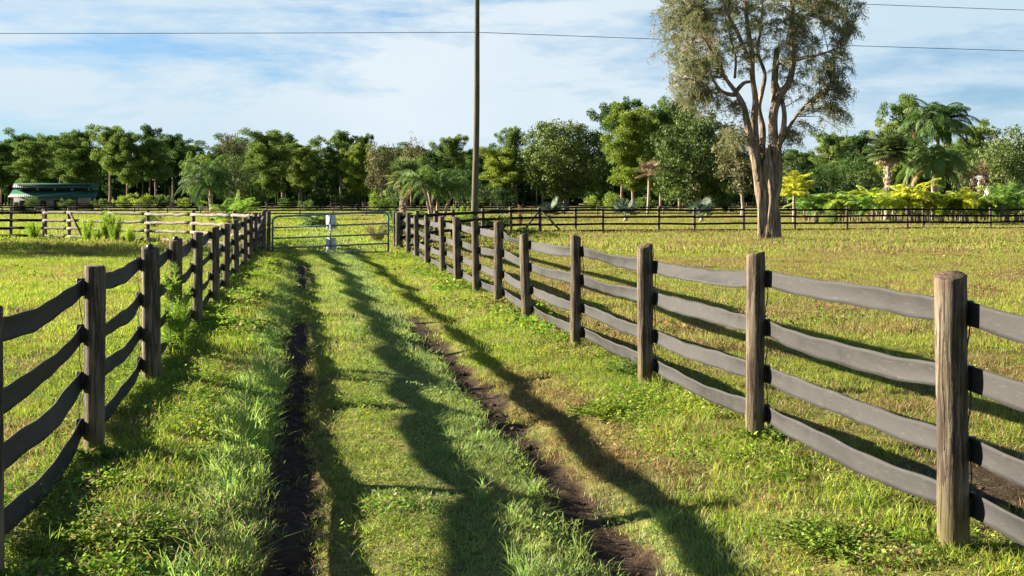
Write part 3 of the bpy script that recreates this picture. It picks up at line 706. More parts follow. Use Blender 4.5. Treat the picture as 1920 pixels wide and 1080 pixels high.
def gen_pine(H, start, wid, nl=24, seed=0, dens=1.0, top=.5):
    g = np.random.default_rng(seed); tr = MB(); cr = MB()
    tt = np.linspace(0, 1, 12); bx = np.cumsum(g.normal(0, .06, 12)); by = np.cumsum(g.normal(0, .06, 12))
    P = np.stack([bx, by, tt * H * .97], 1); P[0, :2] = 0
    tr.tube(P, .24 * (1 - tt) ** .8 * (H / 15) + .05, 8)
    def at(z): 
        f = np.clip(z / (H * .97), 0, 1) * 11; i = int(min(10, math.floor(f))); return P[i] * (1 - (f - i)) + P[i + 1] * (f - i)
    az = g.random() * 6
    for i in range(nl):
        t = start + (1 - start) * (i + g.random()) / nl * .98; p = at(t * H)
        s = (t - start) / (1 - start)
        prof = (.55 + .75 * math.sin(min(1, s * 1.25 + .12) * math.pi * .62)) if s < .8 else .95 - (s - .8) * 2.6
        ln = wid / 2 * max(.18, prof) * (.55 + .6 * g.random()); az += 2.4 + g.normal() * .5
        d = np.array([math.cos(az), math.sin(az), .15 + .35 * s + g.normal() * .15])
        e = p + d * ln; mpt = (p + e) / 2 + np.array([0, 0, -.08 * ln])
        tr.tube([p, mpt, e], [.07, .05, .025], 5, cap=False)
        nc = 1 + int(ln > 1.2) + int(ln > 2.2)
        nc += 2
        for k in range(nc):
            q = p + (e - p) * (1 - .24 * k) + g.normal(0, .5, 3) + np.array([0, 0, .15]); rr = (.62 + .62 * g.random()) * (wid / 7)
            puff(cr, q, rr, int(62 * dens * rr * rr / .6), .46, .12, flat=.62, needle=True)
            puff(cr, q, rr * .95, int(30 * dens * rr * rr / .6), .36, .2, out=.4, flat=.75)
    for k in range(3): puff(cr, at(H) + g.normal(0, .35, 3) - np.array([0, 0, .2 + .4 * k]), .7 * wid / 7 + .15, 90, .42, .13, flat=.7, needle=True)
    return tr, cr

def gen_broad(H, wid, trunk_h, npf=110, n=70, L=.26, W=.16, seed=0, shell=.75, squash=1.0, rp=.12, tr_r=.28, spread=None):
    g = np.random.default_rng(seed); tr = MB(); cr = MB()
    ch = H - trunk_h; c0 = np.array([0, 0, trunk_h + ch * .5])
    d = unit(g.normal(size=(npf, 3))); rad = shell + (1 - shell) * g.random(npf) - .35 * (g.random(npf) < .25)
    lump = 1 + .16 * np.sin(d[:, 0] * 5 + seed) * np.cos(d[:, 2] * 4 + seed * 2) + .10 * np.sin(d[:, 1] * 9 + seed)
    Pc = c0 + d * (rad * lump)[:, None] * np.array([wid / 2, wid / 2, ch / 2]) * .9
    low = Pc[:, 2] < c0[2]; Pc[low, :2] *= (1 - .25 * ((c0[2] - Pc[low, 2]) / (ch / 2)) ** 2)[:, None]
    rr = wid * rp * (.6 + .8 * g.random(npf))
    puff(cr, Pc, 1.0, 1, L, W)
    for p, r in zip(Pc, rr): puff(cr, p, r, n, L, W, out=1.0, flat=.85)
    m = 7; z = np.linspace(-.2, trunk_h + ch * .25, m); pts = np.stack([g.normal(0, .05, m), g.normal(0, .05, m), z], 1)
    tr.tube(pts, np.linspace(tr_r * 1.15, tr_r * .7, m), 9, ridge=.06, seed=seed)
    top = pts[-1]
    for i in g.choice(npf, min(26, npf), replace=False):
        q = Pc[i]; st = pts[g.integers(3, m)]; mid = st * .5 + q * .5 + np.array([0, 0, .1 * ch]) * g.random()
        tr.tube([st, mid, q], [tr_r * .38, tr_r * .22, .03], 6, cap=False)
    return tr, cr

PARTS_CACHE = {}
def place_tree(name, label, cat, x, y, meshes, scale=(1, 1, 1), rz=0.0, group=None):
    """meshes: list of (part name, mesh)"""
    root = empty(name, (x, y, 0 if math.hypot(x, y) > 80 else gz1(x, y)), rz); root.scale = scale; tag(root, label, cat, group)
    for pn, me in meshes: link(pn, me, root)
    return root
def mk(tr, cr, bm, lm): return [('trunk', tr.mesh('trunk', bm, True)), ('crown', cr.mesh('crown', lm, False, True))]
def recrown(meshes, lm):
    me = meshes[1][1].copy(); me.materials.clear(); me.materials.append(lm); return [meshes[0], ('crown', me)]

PINES = []
for i, (st, wd, nl) in enumerate(((.34, 7.5, 34), (.28, 8.5, 38), (.42, 7.0, 28), (.22, 7.0, 40), (.50, 8.0, 24), (.18, 8.0, 44), (.36, 6.0, 28))):
    PINES.append(mk(*gen_pine(15, st, wd, nl, 40 + i), M['pinebark'], M['pine']))
PINEY = [recrown(p, M['pine_y']) for p in PINES]; PINEB = [recrown(p, M['pine_blue']) for p in PINES]
BROAD = []
for i, (h, w_, th, sq) in enumerate(((10, 9, 1.5, 1), (10, 8, 2.2, 1), (10, 11, 1.2, 1))):
    BROAD.append(mk(*gen_broad(h, w_, th, 90, 60, .30, .19, 60 + i, .7), M['greybark'], M['oak']))
BROADB = [recrown(p, M['brown']) for p in BROAD]; BROADG = [recrown(p, M['bush']) for p in BROAD]; BROADD = [recrown(p, M['pine_blue']) for p in BROAD]
BUSH = [mk(*gen_broad(3, 4, .1, 38, 55, .20, .13, 80 + i, .6, rp=.14, tr_r=.06), M['greybark'], M['bush']) for i in range(3)]
BUSHY = [recrown(p, M['bush_y']) for p in BUSH]; BUSHD = [recrown(p, M['wood']) for p in BUSH]; BUSHR = [recrown(p, M['rust']) for p in BUSH]

def put(kind, i, px, top, Z, wpx, label, name='pine_tree', cat='tree', rz=None, group=None):
    base = {'P': (PINES, 15.3, 7.6), 'Y': (PINEY, 15.3, 7.6), 'B': (PINEB, 15.3, 7.6), 'O': (BROAD, 10.3, 9.6), 'R': (BROADB, 10.3, 9.6), 'G': (BROADG, 10.3, 9.6), 'D': (BROADD, 10.3, 9.6),
            'b': (BUSH, 3.1, 4.2), 'y': (BUSHY, 3.1, 4.2), 'd': (BUSHD, 3.1, 4.2), 'r': (BUSHR, 3.1, 4.2)}[kind]
    ms = base[0][i % len(base[0])]; h = Hh(top, Z); sz = h / base[1]; sx = wpx / F * Z / base[2]
    return place_tree(name, label, cat, X_(px, Z), Z, ms, (sx, sx, sz), rng.random() * 6.28 if rz is None else rz, group)

g1 = 'tall pines of the tree line'
T = [
 ('B', 0, 2, 271, 215, 60, 'dark pine at the far left edge of the tree line, behind the barn roof'),
 ('P', 1, 38, 259, 235, 62, 'round topped pine rising above the left end of the green barn roof'),
 ('P', 0, 62, 266, 200, 66, 'pine with a visible bare trunk standing behind the middle of the barn'),
 ('B', 3, 86, 268, 238, 50, 'dark pine tucked between two broader pines above the barn'),
 ('P', 2, 112, 258, 222, 58, 'pale green pine over the right half of the barn roof'),
 ('P', 1, 150, 253, 205, 74, 'broad bright crowned pine above the right end of the barn'),
 ('P', 4, 206, 245, 190, 62, 'tall pine with two thin trunks just right of the barn'),
 ('P', 0, 237, 253, 188, 58, 'straight trunked pine, second to the right of the barn'),
 ('B', 6, 281, 239, 215, 44, 'narrow dark pine whose top is the highest of the left tree line'),
 ('P', 2, 292, 263, 190, 62, 'pine with a long bare trunk, third to the right of the barn'),
 ('B', 4, 324, 259, 205, 56, 'dark open crowned pine left of the brown topped tree'),
 ('P', 5, 500, 256, 175, 76, 'broad pine with a dark trunk right of the brown topped tree'),
 ('B', 4, 530, 258, 195, 62, 'dark flat topped pine beside the broad pine above the gate'),
 ('P', 0, 562, 279, 180, 58, 'lower pine above the left part of the gate'),
 ('P', 4, 640, 254, 180, 66, 'solitary tall pine above the right part of the gate with clear sky on its left'),
 ('B', 2, 684, 257, 225, 34, 'small dark pine top peeking out behind the yellow green pine'),
 ('Y', 3, 672, 277, 170, 56, 'yellow green pine left of the grey brown tree'),
 ('P', 2, 852, 259, 190, 54, 'round topped pine immediately left of the utility pole'),
 ('B', 6, 812, 288, 195, 52, 'short dark pine left of the pine by the utility pole'),
 ('B', 1, 905, 283, 205, 48, 'low pine immediately right of the utility pole'),
 ('P', 4, 962, 247, 180, 46, 'slender pine between the utility pole and the round oak'),
 ('Y', 5, 938, 287, 165, 66, 'spreading yellow green pine at the left shoulder of the round oak'),
 ('B', 2, 1166, 194, 150, 74, 'tallest dark pine behind the right shoulder of the round oak'),
 ('Y', 1, 1186, 216, 132, 84, 'bright yellow green pine between the round oak and the paperbark'),
 ('P', 3, 1238, 208, 140, 70, 'pine with several thin trunks below left of the paperbark crown'),
 ('P', 5, 1275, 205, 145, 84, 'pine partly hidden by the drooping left side of the paperbark'),
 ('B', 6, 1215, 235, 160, 54, 'dark pine filling the gap behind the bright pine'),
 ('P', 2, 1555, 253, 190, 54, 'pine in the open sky right of the paperbark'),
 ('B', 0, 1612, 256, 195, 60, 'second pine right of the paperbark, left of the cabbage palm'),
 ('P', 4, 1700, 190, 120, 76, 'tall open pine behind the big queen palm with a bare trunk showing'),
 ('Y', 3, 1668, 236, 112, 46, 'pine close behind the cabbage palm'),
 ('P', 0, 1832, 239, 165, 60, 'pine between the queen palm and the right hand thicket'),
 ('R', 0, 433, 238, 205, 66, 'bare looking brown topped tree rising above the left queen palm'),
 ('G', 1, 370, 281, 150, 80, 'broad grey green tree directly left of the left queen palm'),
 ('O', 2, 440, 282, 165, 84, 'dense dark tree behind the left queen palm'),
 ('R', 1, 716, 262, 150, 84, 'large grey brown tree with pale limbs above the right end of the gate'),
 ('R', 2, 777, 256, 190, 54, 'brown topped tree between the grey brown tree and the utility pole'),
 ('G', 0, 790, 283, 175, 60, 'green tree behind the cabbage palm left of the utility pole'),
 ('D', 0, 868, 310, 170, 80, 'dark broad tree behind the utility pole'),
 ('D', 1, 1545, 300, 170, 90, 'dark broad tree low in the skyline right of the paperbark'),
 ('O', 0, 1478, 296, 150, 80, 'olive tree showing through the lower right of the paperbark crown'),
 ('O', 1, 1628, 312, 130, 110, 'dense olive tree left of the cabbage palm trunk'),
 ('D', 2, 1590, 290, 180, 90, 'dark tree behind the golden palm row'),
 ('O', 0, 1895, 222, 125, 150, 'large leafy tree at the right edge of the photo'),
 ('O', 1, 1878, 262, 105, 100, 'yellow green thicket tree in front of the large tree at the right edge'),
 ('O', 1, 1816, 300, 150, 80, 'grey green tree behind the rusty shrub'),
]
for k, i, px, top, Z, wp, lab in T:
    put(k, i, px, top, Z, wp, lab, 'pine_tree' if k in 'PYB' else 'broadleaf_tree', group=g1 if k in 'PYB' else 'leafy trees of the tree line')

# round oak, a dense crown of its own
tr, cr = gen_broad(15.0, 15.4, 1.0, 260, 120, .34, .22, 101, .80, rp=.085, tr_r=.45)
Z = 165; place_tree('oak_tree', 'big round dense oak standing alone right of the utility pole', 'tree', X_(1062, Z), Z, mk(tr, cr, M['greybark'], M['oak']), (.97, .97, .90), .4)
tr, cr = gen_broad(11.5, 11.0, .8, 170, 110, .30, .20, 102, .78, rp=.095, tr_r=.4)
Z = 120; place_tree('broadleaf_tree', 'tall dense green tree with low limbs just left of the paperbark trunk', 'tree', X_(1308, Z), Z, mk(tr, cr, M['greybark'], M['oak']), (.9, .9, 1.0), 1.4)
tr, cr = gen_broad(9.5, 5.5, 2.0, 80, 90, .26, .12, 103, .6, rp=.13, tr_r=.16)
Z = 98; place_tree('broadleaf_tree', 'grey green drooping tree right behind the paperbark trunk on its left', 'tree', X_(1392, Z), Z, mk(tr, cr, M['greybark'], M['brown']), (1, 1, .88), 2.4)

# shrubs in front of the tree line
SH = [('y', 0, 232, 364, 165, 44, 'bright yellow green shrub right of the barn'), ('y', 1, 268, 362, 160, 50, 'bright shrub below the pine trunks right of the barn'), ('b', 2, 305, 364, 160, 40, 'green shrub below the third pine right of the barn'),
 ('b', 0, 60, 368, 150, 30, 'low shrub growing against the barn wall'), ('b', 1, 125, 372, 150, 34, 'low shrub at the middle of the barn wall'), ('b', 2, 190, 372, 150, 40, 'shrub at the right end of the barn'),
 ('y', 2, 345, 370, 150, 34, 'small bright shrub left of the left queen palm'), ('d', 0, 480, 350, 165, 60, 'dark shrub under the broad pine'), ('b', 1, 540, 368, 160, 44, 'green shrub above the left end of the gate'),
 ('d', 2, 600, 350, 175, 66, 'dark shrub above the middle of the gate'), ('b', 0, 575, 375, 140, 36, 'small green shrub above the gate'), ('y', 1, 712, 357, 110, 52, 'yellow green shrub above the right end of the gate'),
 ('d', 1, 660, 350, 170, 66, 'dark shrub under the yellow green pine'), ('b', 2, 742, 345, 120, 50, 'leafy shrub under the grey brown tree'), ('d', 0, 900, 345, 160, 80, 'dark thicket right of the utility pole'),
 ('d', 1, 945, 350, 150, 70, 'dark thicket left of the round oak'), ('y', 2, 1110, 366, 150, 40, 'bright shrub below the right side of the round oak'), ('y', 0, 1150, 360, 145, 50, 'yellow green shrub among the thin pine trunks'),
 ('b', 1, 1205, 366, 150, 60, 'green shrub behind the silver palm'), ('d', 2, 1250, 352, 160, 70, 'dark thicket left of the paperbark trunk'), ('d', 0, 1360, 360, 130, 70, 'dark thicket behind the paperbark trunk'),
 ('d', 1, 1530, 342, 120, 90, 'dark thicket behind the golden palms'), ('d', 2, 1600, 340, 120, 90, 'dark thicket left of the cabbage palm trunk'), ('r', 0, 1832, 303, 96, 58, 'rusty brown shrub right of the big queen palm'),
 ('d', 1, 1815, 335, 92, 70, 'dark shrub below the rusty one'), ('b', 0, 1880, 340, 92, 70, 'green shrub below the right edge tree'), ('d', 2, 1700, 345, 105, 90, 'dark thicket behind the big queen palm')]
for k, i, px, top, Z, wp, lab in SH: put(k, i, px, top, Z, wp, lab, 'shrub', 'shrub', group='shrubs below the tree line')

# even row of look-alike pines at the back
gb = np.random.default_rng(5)
for k in range(40):
    px = -30 + k * 50 + gb.normal() * 12; top = 284 + gb.normal() * 8
    put('PB'[k % 2], int(gb.integers(0, 7)), px, top, 228 + 14 * gb.random(), 52 + 14 * gb.random(), 'pine of middling height in the close set back row of the tree line', 'pine_tree', group='back row pines of the tree line')
# far wood: one mass behind
def far_wood():
    cr = MB(); n = 2100; px = rng.random(n) * 2500 - 290; Z = 255 + rng.random(n) * 55
    x = (px - CX) / F * Z; top = 10.3 + 2.4 * fbm(px, px * 0, 60, 5, 2) - 1
    zz = rng.random(n) * top; zz[:300] = top[:300] * (.85 + .15 * rng.random(300))
    for a, b, c in zip(x, Z, zz): puff(cr, (a, b, c), 2.4 + rng.random() * 1.2, 80, 1.3, .95, out=1, flat=.8)
    for k in range(170):
        a = (rng.random() * 2300 - 190 - CX) / F; Zt = 228 + rng.random() * 25
        cr.tube([(a * Zt, Zt, 0), (a * Zt + rng.normal() * .2, Zt, 9.5)], [.22, .12], 5, cap=False, at=.3)
    tag(cr.build('far_wood', M['wood'], attr=True), 'dark continuous wood massed behind the separate trees', 'woodland', kind='stuff')
far_wood()

# ------------------------------------------------------------------ palms
def frond(mb, p, az, el, L, droop, n=34, lf=.5, lw=.035, hang=.6, rr=.02, dens=1.0, vshape=.3, at=None, stem=True):
    t = np.linspace(0, 1, 14); d = np.array([math.cos(az), math.sin(az)])
    ang = el - droop * t ** 1.3; dx = np.cos(ang); dz = np.sin(ang)
    r = np.concatenate([[0], np.cumsum((dx[1:] + dx[:-1]) / 2)]) * L / 13; z = np.concatenate([[0], np.cumsum((dz[1:] + dz[:-1]) / 2)]) * L / 13
    c = np.stack([p[0] + d[0] * r, p[1] + d[1] * r, p[2] + z], 1)
    if stem: mb.tube(c, rr * (1 - .8 * t), 4, cap=False, at=.75 if at is None else at)
    tt = .14 + .86 * (np.arange(n) + .5) / n; f = tt * 13; i = np.minimum(f.astype(int), 12); w = (f - i)[:, None]
    q = c[i] * (1 - w) + c[i + 1] * w; tg = unit(c[i + 1] - c[i]); side = np.array([-d[1], d[0], 0])
    upv = np.cross(tg, side); upv = unit(upv * np.sign(upv[:, 2:3] + 1e-6))
    ll = lf * (np.sin(np.clip(tt * .92 + .08, 0, 1) * math.pi) ** .6 * .85 + .15)
    for sg in (-1, 1):
        ax = unit(side * sg + tg * .55 + upv * vshape * (rng.random((n, 1)) * 1.2 - .1) - np.array([0, 0, 1]) * hang * .55)
        l2 = ll * (.85 + .3 * rng.random(n)); m1 = q + ax * (l2 * .25)[:, None]
        ax2 = unit(ax - np.array([0, 0, 1]) * hang * (.9 + .4 * rng.random((n, 1))))
        sd1 = unit(np.cross(ax, upv + .4 * rdir(n))); sd2 = unit(np.cross(ax2, tg + .3 * rdir(n)))
        a0 = rng.random(n) if at is None else np.full(n, at)
        mb.leaves(m1, ax, sd1, l2 * .56, lw, a0); mb.leaves(q + ax * (l2 * .46)[:, None] + ax2 * (l2 * .30)[:, None], ax2, sd2, l2 * .66, lw, a0)

def palm(name, label, x, y, H, L, nf, mat, trunk_r=.14, stems=1, droop=2.0, lf=.5, hang=.7, el=(1.35, -.35), seed=1, lw=.04, extra=None, bark=None, n=34, cat='palm tree', group=None, loc_scale=1.0, spread=.0, boots=False):
    g = np.random.default_rng(seed); root = empty(name, (x, y, gz1(x, y) if math.hypot(x, y) < 80 else 0)); tag(root, label, cat, group)
    cr = MB(); tops = []
    for s in range(stems):
        tr = MB(); a = g.random() * 6.28; off = spread * (.3 + g.random()) if stems > 1 else 0
        m = 16; t = np.linspace(0, 1, m); hh = H * (1 - .28 * g.random() * (s > 0))
        b0 = np.array([math.cos(a), math.sin(a)]) * off * .4; b1 = np.array([math.cos(a), math.sin(a)]) * off
        c = np.stack([b0[0] * (1 - t) + b1[0] * t ** 1.5, b0[1] * (1 - t) + b1[1] * t ** 1.5, -.1 + (hh + .1) * t], 1)
        rad = trunk_r * (1.15 - .35 * t) * (1 + .07 * ((np.arange(m) % 2) * 2 - 1))
        tr.tube(c, rad, 10)
        if boots:
            for k in range(150):
                zt = .15 + .85 * rng.random(); az = rng.random() * 6.28; dd = np.array([math.cos(az), math.sin(az), 0]); pc = c[int(zt * 15)] + dd * trunk_r * .95
                tr.beam(pc, pc + dd * .10 + np.array([-dd[1], dd[0], 0]) * .09 * (1 if k % 2 else -1) + np.array([0, 0, .2]), .06, .025)
        tr.build('trunk', bark or M['palmbark'], root); tops.append(c[-1])
    for ti, tp in enumerate(tops):
        nn = nf if stems == 1 else max(5, nf // stems)
        for k in range(nn):
            e = el[1] + (el[0] - el[1]) * ((k + .5) / nn) ** .8; az = k * 2.39996 + g.normal() * .15
            frond(cr, tp, az, e, L * (.8 + .3 * g.random()), droop * (.55 + .6 * g.random()) * (1.0 if e > .5 else .75), n, lf, lw, hang, rr=.03 * L / 3)
    cr.build('fronds', mat, root, attr=True)
    if extra:
        for (nm, mt, az, e, l, dr, lab) in extra:
            q = MB(); frond(q, tops[0] - np.array([0, 0, .15]), az, e, l, dr, n, lf * .7, lw, 1.4, rr=.03); o = q.build(nm, mt, root, attr=True); o['label'] = lab
    return root
def fan(mb, p, az, el, stem, R_, segs=22, droop=.35, at=None, fold=.25):
    d = np.array([math.cos(az) * math.cos(el), math.sin(az) * math.cos(el), math.sin(el)]); c = p + d * stem; mid = p + d * stem * .5 + np.array([0, 0, .06 * stem])
    mb.tube([p, mid, c], .014 * R_ + .006, 4, cap=False, at=.8)
    s = unit(np.cross(d, [0, 0, 1.0])); nrm = np.cross(s, d); ph = np.linspace(-2.2, 2.2, segs)
    ax = np.cos(ph)[:, None] * d + np.sin(ph)[:, None] * s + (.18 * np.abs(np.sin(ph)) * fold)[:, None] * nrm; ax = unit(ax)
    a = rng.random() if at is None else at
    sd = unit(np.cross(ax, nrm)); L = R_ * (.82 + .18 * np.cos(ph)); wv = R_ * .19
    mb.leaves(c + ax * (L * .34)[:, None], ax, unit(sd + .35 * rdir(segs)), L * .72, wv, a)
    ax2 = unit(ax - np.array([0, 0, droop])); mb.leaves(c + ax * (L * .55)[:, None] + ax2 * (L * .22)[:, None], ax2, unit(sd + .35 * rdir(segs)), L * .62, wv * .6, a)
def fan_palm(name, label, x, y, H, R_, nf, mat, trunk_r, seed, stem=.9, boots=False, skirt=0, el=(1.4, -.5), cat='palm tree'):
    g = np.random.default_rng(seed); root = empty(name, (x, y, 0)); tag(root, label, cat)
    if H > .3:
        tr = MB(); t = np.linspace(0, 1, 12); tr.tube(np.stack([.15 * np.sin(t * 2), 0 * t, H * t], 1), trunk_r * (1.1 - .2 * t), 10)
        if boots:
            for k in range(210):
                zt = .05 + .95 * g.random(); az = g.random() * 6.28; dd = np.array([math.cos(az), math.sin(az), 0]); pc = np.array([.15 * math.sin(zt * 2), 0, H * zt]) + dd * trunk_r * .9
                tr.beam(pc, pc + dd * .13 + np.array([-dd[1], dd[0], 0]) * .13 * (1 if k % 2 else -1) + np.array([0, 0, .24]), .07, .03)
        tr.build('trunk', M['palmbark'], root)
    tp = np.array([.14, 0, H]) if H > .3 else np.array([0, 0, .15]); cr = MB()
    for k in range(nf):
        e = el[1] + (el[0] - el[1]) * (k + .5) / nf; fan(cr, tp, k * 2.4 + g.normal() * .2, e, stem * (.8 + .4 * g.random()), R_ * (.85 + .3 * g.random()))
    cr.build('fronds', mat, root, attr=True)
    if skirt:
        sk = MB()
        for k in range(skirt): fan(sk, tp - np.array([0, 0, .1]), k * 2.4, -.5 - .8 * g.random(), stem * (.4 + .5 * g.random()), R_ * .62, droop=1.2)
        sk.build('dead_fronds', M['thatch'], root, attr=True)['label'] = 'dead tan fronds hanging in a skirt'
    return root
# right: the big queen palm and its lower neighbour, cabbage palm
Z = 88
palm('queen_palm', 'tallest queen palm at right with a rusty dead frond arching to its left', X_(1758, Z), Z, Hh(236, Z), 3.4, 44, M['queen'], .2, 1, 2.4, .85, 1.1, (1.5, -.15), 3, .042,
     extra=[('dead_frond', M['deadfrond'], math.pi + .25, .75, 3.3, 2.7, 'rusty brown dead frond arching left'), ('dead_frond', M['greydead'], -.15, .55, 3.4, 2.6, 'bleached dead frond hanging right'),
            ('yellowing_frond', M['yellowfrond'], -1.5, .1, 2.6, 1.9, 'yellowing frond hanging in the middle'), ('yellowing_frond', M['yellowfrond'], -.2, .7, 4.2, 2.4, 'yellowing frond tip at far right')], n=84)
palm('queen_palm', 'lower full queen palm filling the space under the tallest one', X_(1752, Z - 2), Z - 2, Hh(308, Z), 3.7, 44, M['queen'], .26, 1, 2.2, .8, 1.2, (1.3, -.1), 4, .036,
     extra=[('dead_frond', M['deadfrond'], math.pi + .3, -.1, 3.1, 1.5, 'reddish dead frond at the lower left'), ('dead_frond', M['greydead'], -.4, -.2, 2.6, 1.3, 'grey dead frond at the lower right')], n=84)
Z = 84; fan_palm('cabbage_palm', 'cabbage palm with a criss-cross booted trunk left of the big queen palm', X_(1662, Z), Z, Hh(284, Z), .95, 64, M['cabbage'], .22, 5, .85, True, 22)
# left and middle palms
Z = 88; palm('queen_palm', 'shaggy queen palm with pale slim trunks left of the lane fence', X_(402, Z), Z, Hh(330, Z), 2.9, 44, M['queen'], .12, 3, 2.4, .7, 1.2, (1.4, -.3), 6, .034, spread=.9, n=60)
Z = 84; palm('queen_palm', 'cluster of queen palms with pale trunks between the gate and the utility pole', X_(818, Z), Z, Hh(338, Z), 2.6, 48, M['queen'], .11, 4, 2.3, .65, 1.1, (1.4, -.2), 7, .034, spread=1.3, n=56,
     extra=[('dead_frond', M['deadfrond'], math.pi, -.4, 1.9, .9, 'rusty dead frond hanging left')])
Z = 92; fan_palm('cabbage_palm', 'cabbage palm with drooping fans left of the queen palm cluster', X_(755, Z), Z, Hh(335, Z), 1.0, 34, M['cabbage'], .2, 8, .9, True, 10)
Z = 110; fan_palm('cabbage_palm', 'small distant cabbage palm with dry fronds among the thin pine trunks', X_(1214, Z), Z, Hh(325, Z), .8, 12, M['thatch'], .13, 9, .7)
Z = 57; palm('areca_palm', 'bushy areca palm with an upright bright new leaf left of the gate', X_(437, Z), Z, .55, 1.75, 22, M['areca_g'], .05, 3, 1.3, .42, .5, (1.5, .2), 10, .045, spread=.3,
     extra=[('yellow_frond', M['areca_y'], math.pi - .3, .5, 1.1, 1.2, 'golden lower frond'), ('upright_frond', M['areca'], 1.0, 1.5, 1.75, .1, 'bright upright new leaf')], cat='palm')
Z = 44; palm('areca_palm', 'bright low palm spreading behind the first posts right of the gate', X_(752, Z), Z, .35, 1.35, 20, M['areca_g'], .05, 2, 1.5, .36, .5, (1.35, .1), 12, .04, spread=.3, cat='palm')
Z = 48; palm('areca_palm', 'smaller low palm right beside the bright one near the gate', X_(788, Z), Z, .3, 1.2, 16, M['areca_g'], .05, 2, 1.5, .34, .5, (1.3, .1), 13, .04, spread=.3, cat='palm')
Z = 62; palm('areca_palm', 'dark arching palm clump seen through the gate', X_(594, Z), Z, .15, 1.35, 26, M['queen'], .05, 2, 1.6, .34, .4, (1.2, .0), 14, .04, spread=.3, cat='palm')
# silver palms behind the right cross fence
for px, top, Z, lab in ((1026, 368, 80, 'silver fan palm with brown foot beside the braced corner post'), (1170, 366, 80, 'broad silver fan palm behind the cross fence'), (1312, 364, 78, 'sparse silver fan palm left of the paperbark trunk')):
    fan_palm('silver_palm', lab, X_(px, Z), Z, .35, .75, 9, M['silver'], .14, px, .75, False, 3, (1.3, .3), cat='palm')
# golden palms
Z = 74; palm('golden_palm', 'yellow crowned palm on pale stems right of the paperbark trunk', X_(1487, Z), Z, Hh(352, Z), 1.75, 20, M['areca_y'], .07, 2, 1.6, .45, .4, (1.5, .35), 21, .05, spread=.15, bark=M['palmbark'])
def areca_src(seed, mat):
    g = np.random.default_rng(seed); tr = MB(); cr = MB()
    for s in range(6):
        a = g.random() * 6.28; o = .28 * g.random(); h = .9 + .35 * g.random()
        c = np.array([[math.cos(a) * o, math.sin(a) * o, -.05], [math.cos(a) * (o + .06), math.sin(a) * (o + .06), h * .5], [math.cos(a) * (o + .18), math.sin(a) * (o + .18), h]])
        tr.tube(c, [.05, .04, .035], 7)
        for k in range(5): frond(cr, c[-1], a + k * 2.4 + g.normal() * .3, 1.35 - .22 * k, 1.45 * (.8 + .4 * g.random()), 1.7 * (.7 + .5 * g.random()), 26, .38, .045, .5, rr=.015)
    return [('stems', tr.mesh('stems', M['palmbark'], True)), ('fronds', cr.mesh('fronds', mat, False, True))]
AR = [areca_src(31, M['areca']), areca_src(32, M['areca_y']), areca_src(33, M['areca_g']), areca_src(34, M['areca'])]
spots = [(1512, 79, 2), (1530, 74, 2), (1556, 78, 2), (1572, 73, 0), (1598, 77, 0), (1612, 72, 2), (1634, 76, 0), (1650, 82, 2), (1674, 73, 0), (1690, 78, 0), (1712, 73, 1), (1729, 78, 0), (1745, 73, 1), (1764, 77, 0), (1786, 73, 0), (1799, 79, 0), (1812, 72, 1), (1833, 77, 0), (1848, 73, 2), (1868, 78, 0), (1886, 73, 2), (1905, 78, 0), (1921, 72, 2), (1946, 75, 0)]
cols = {0: 'yellow green', 1: 'golden yellow', 2: 'deeper green'}
ords = ['first', 'second', 'third', 'fourth', 'fifth', 'sixth', 'seventh', 'eighth', 'ninth', 'tenth', 'eleventh', 'twelfth', 'thirteenth', 'fourteenth', 'fifteenth']; cnt = {0: 0, 1: 0, 2: 0}
for i, (px, Z, k) in enumerate(spots):
    ms = AR[3] if (k == 0 and i % 2) else AR[k]
    s0 = .82 + .45 * rng.random()
    place_tree('areca_palm', '%s areca palm behind the right fence, %s such from the left' % (cols[k], ords[cnt[k]]), 'palm', X_(px, Z), Z, ms, (s0, s0, s0 * (.9 + .25 * rng.random())), rng.random() * 6.28, 'areca palms in the golden row')
    cnt[k] += 1

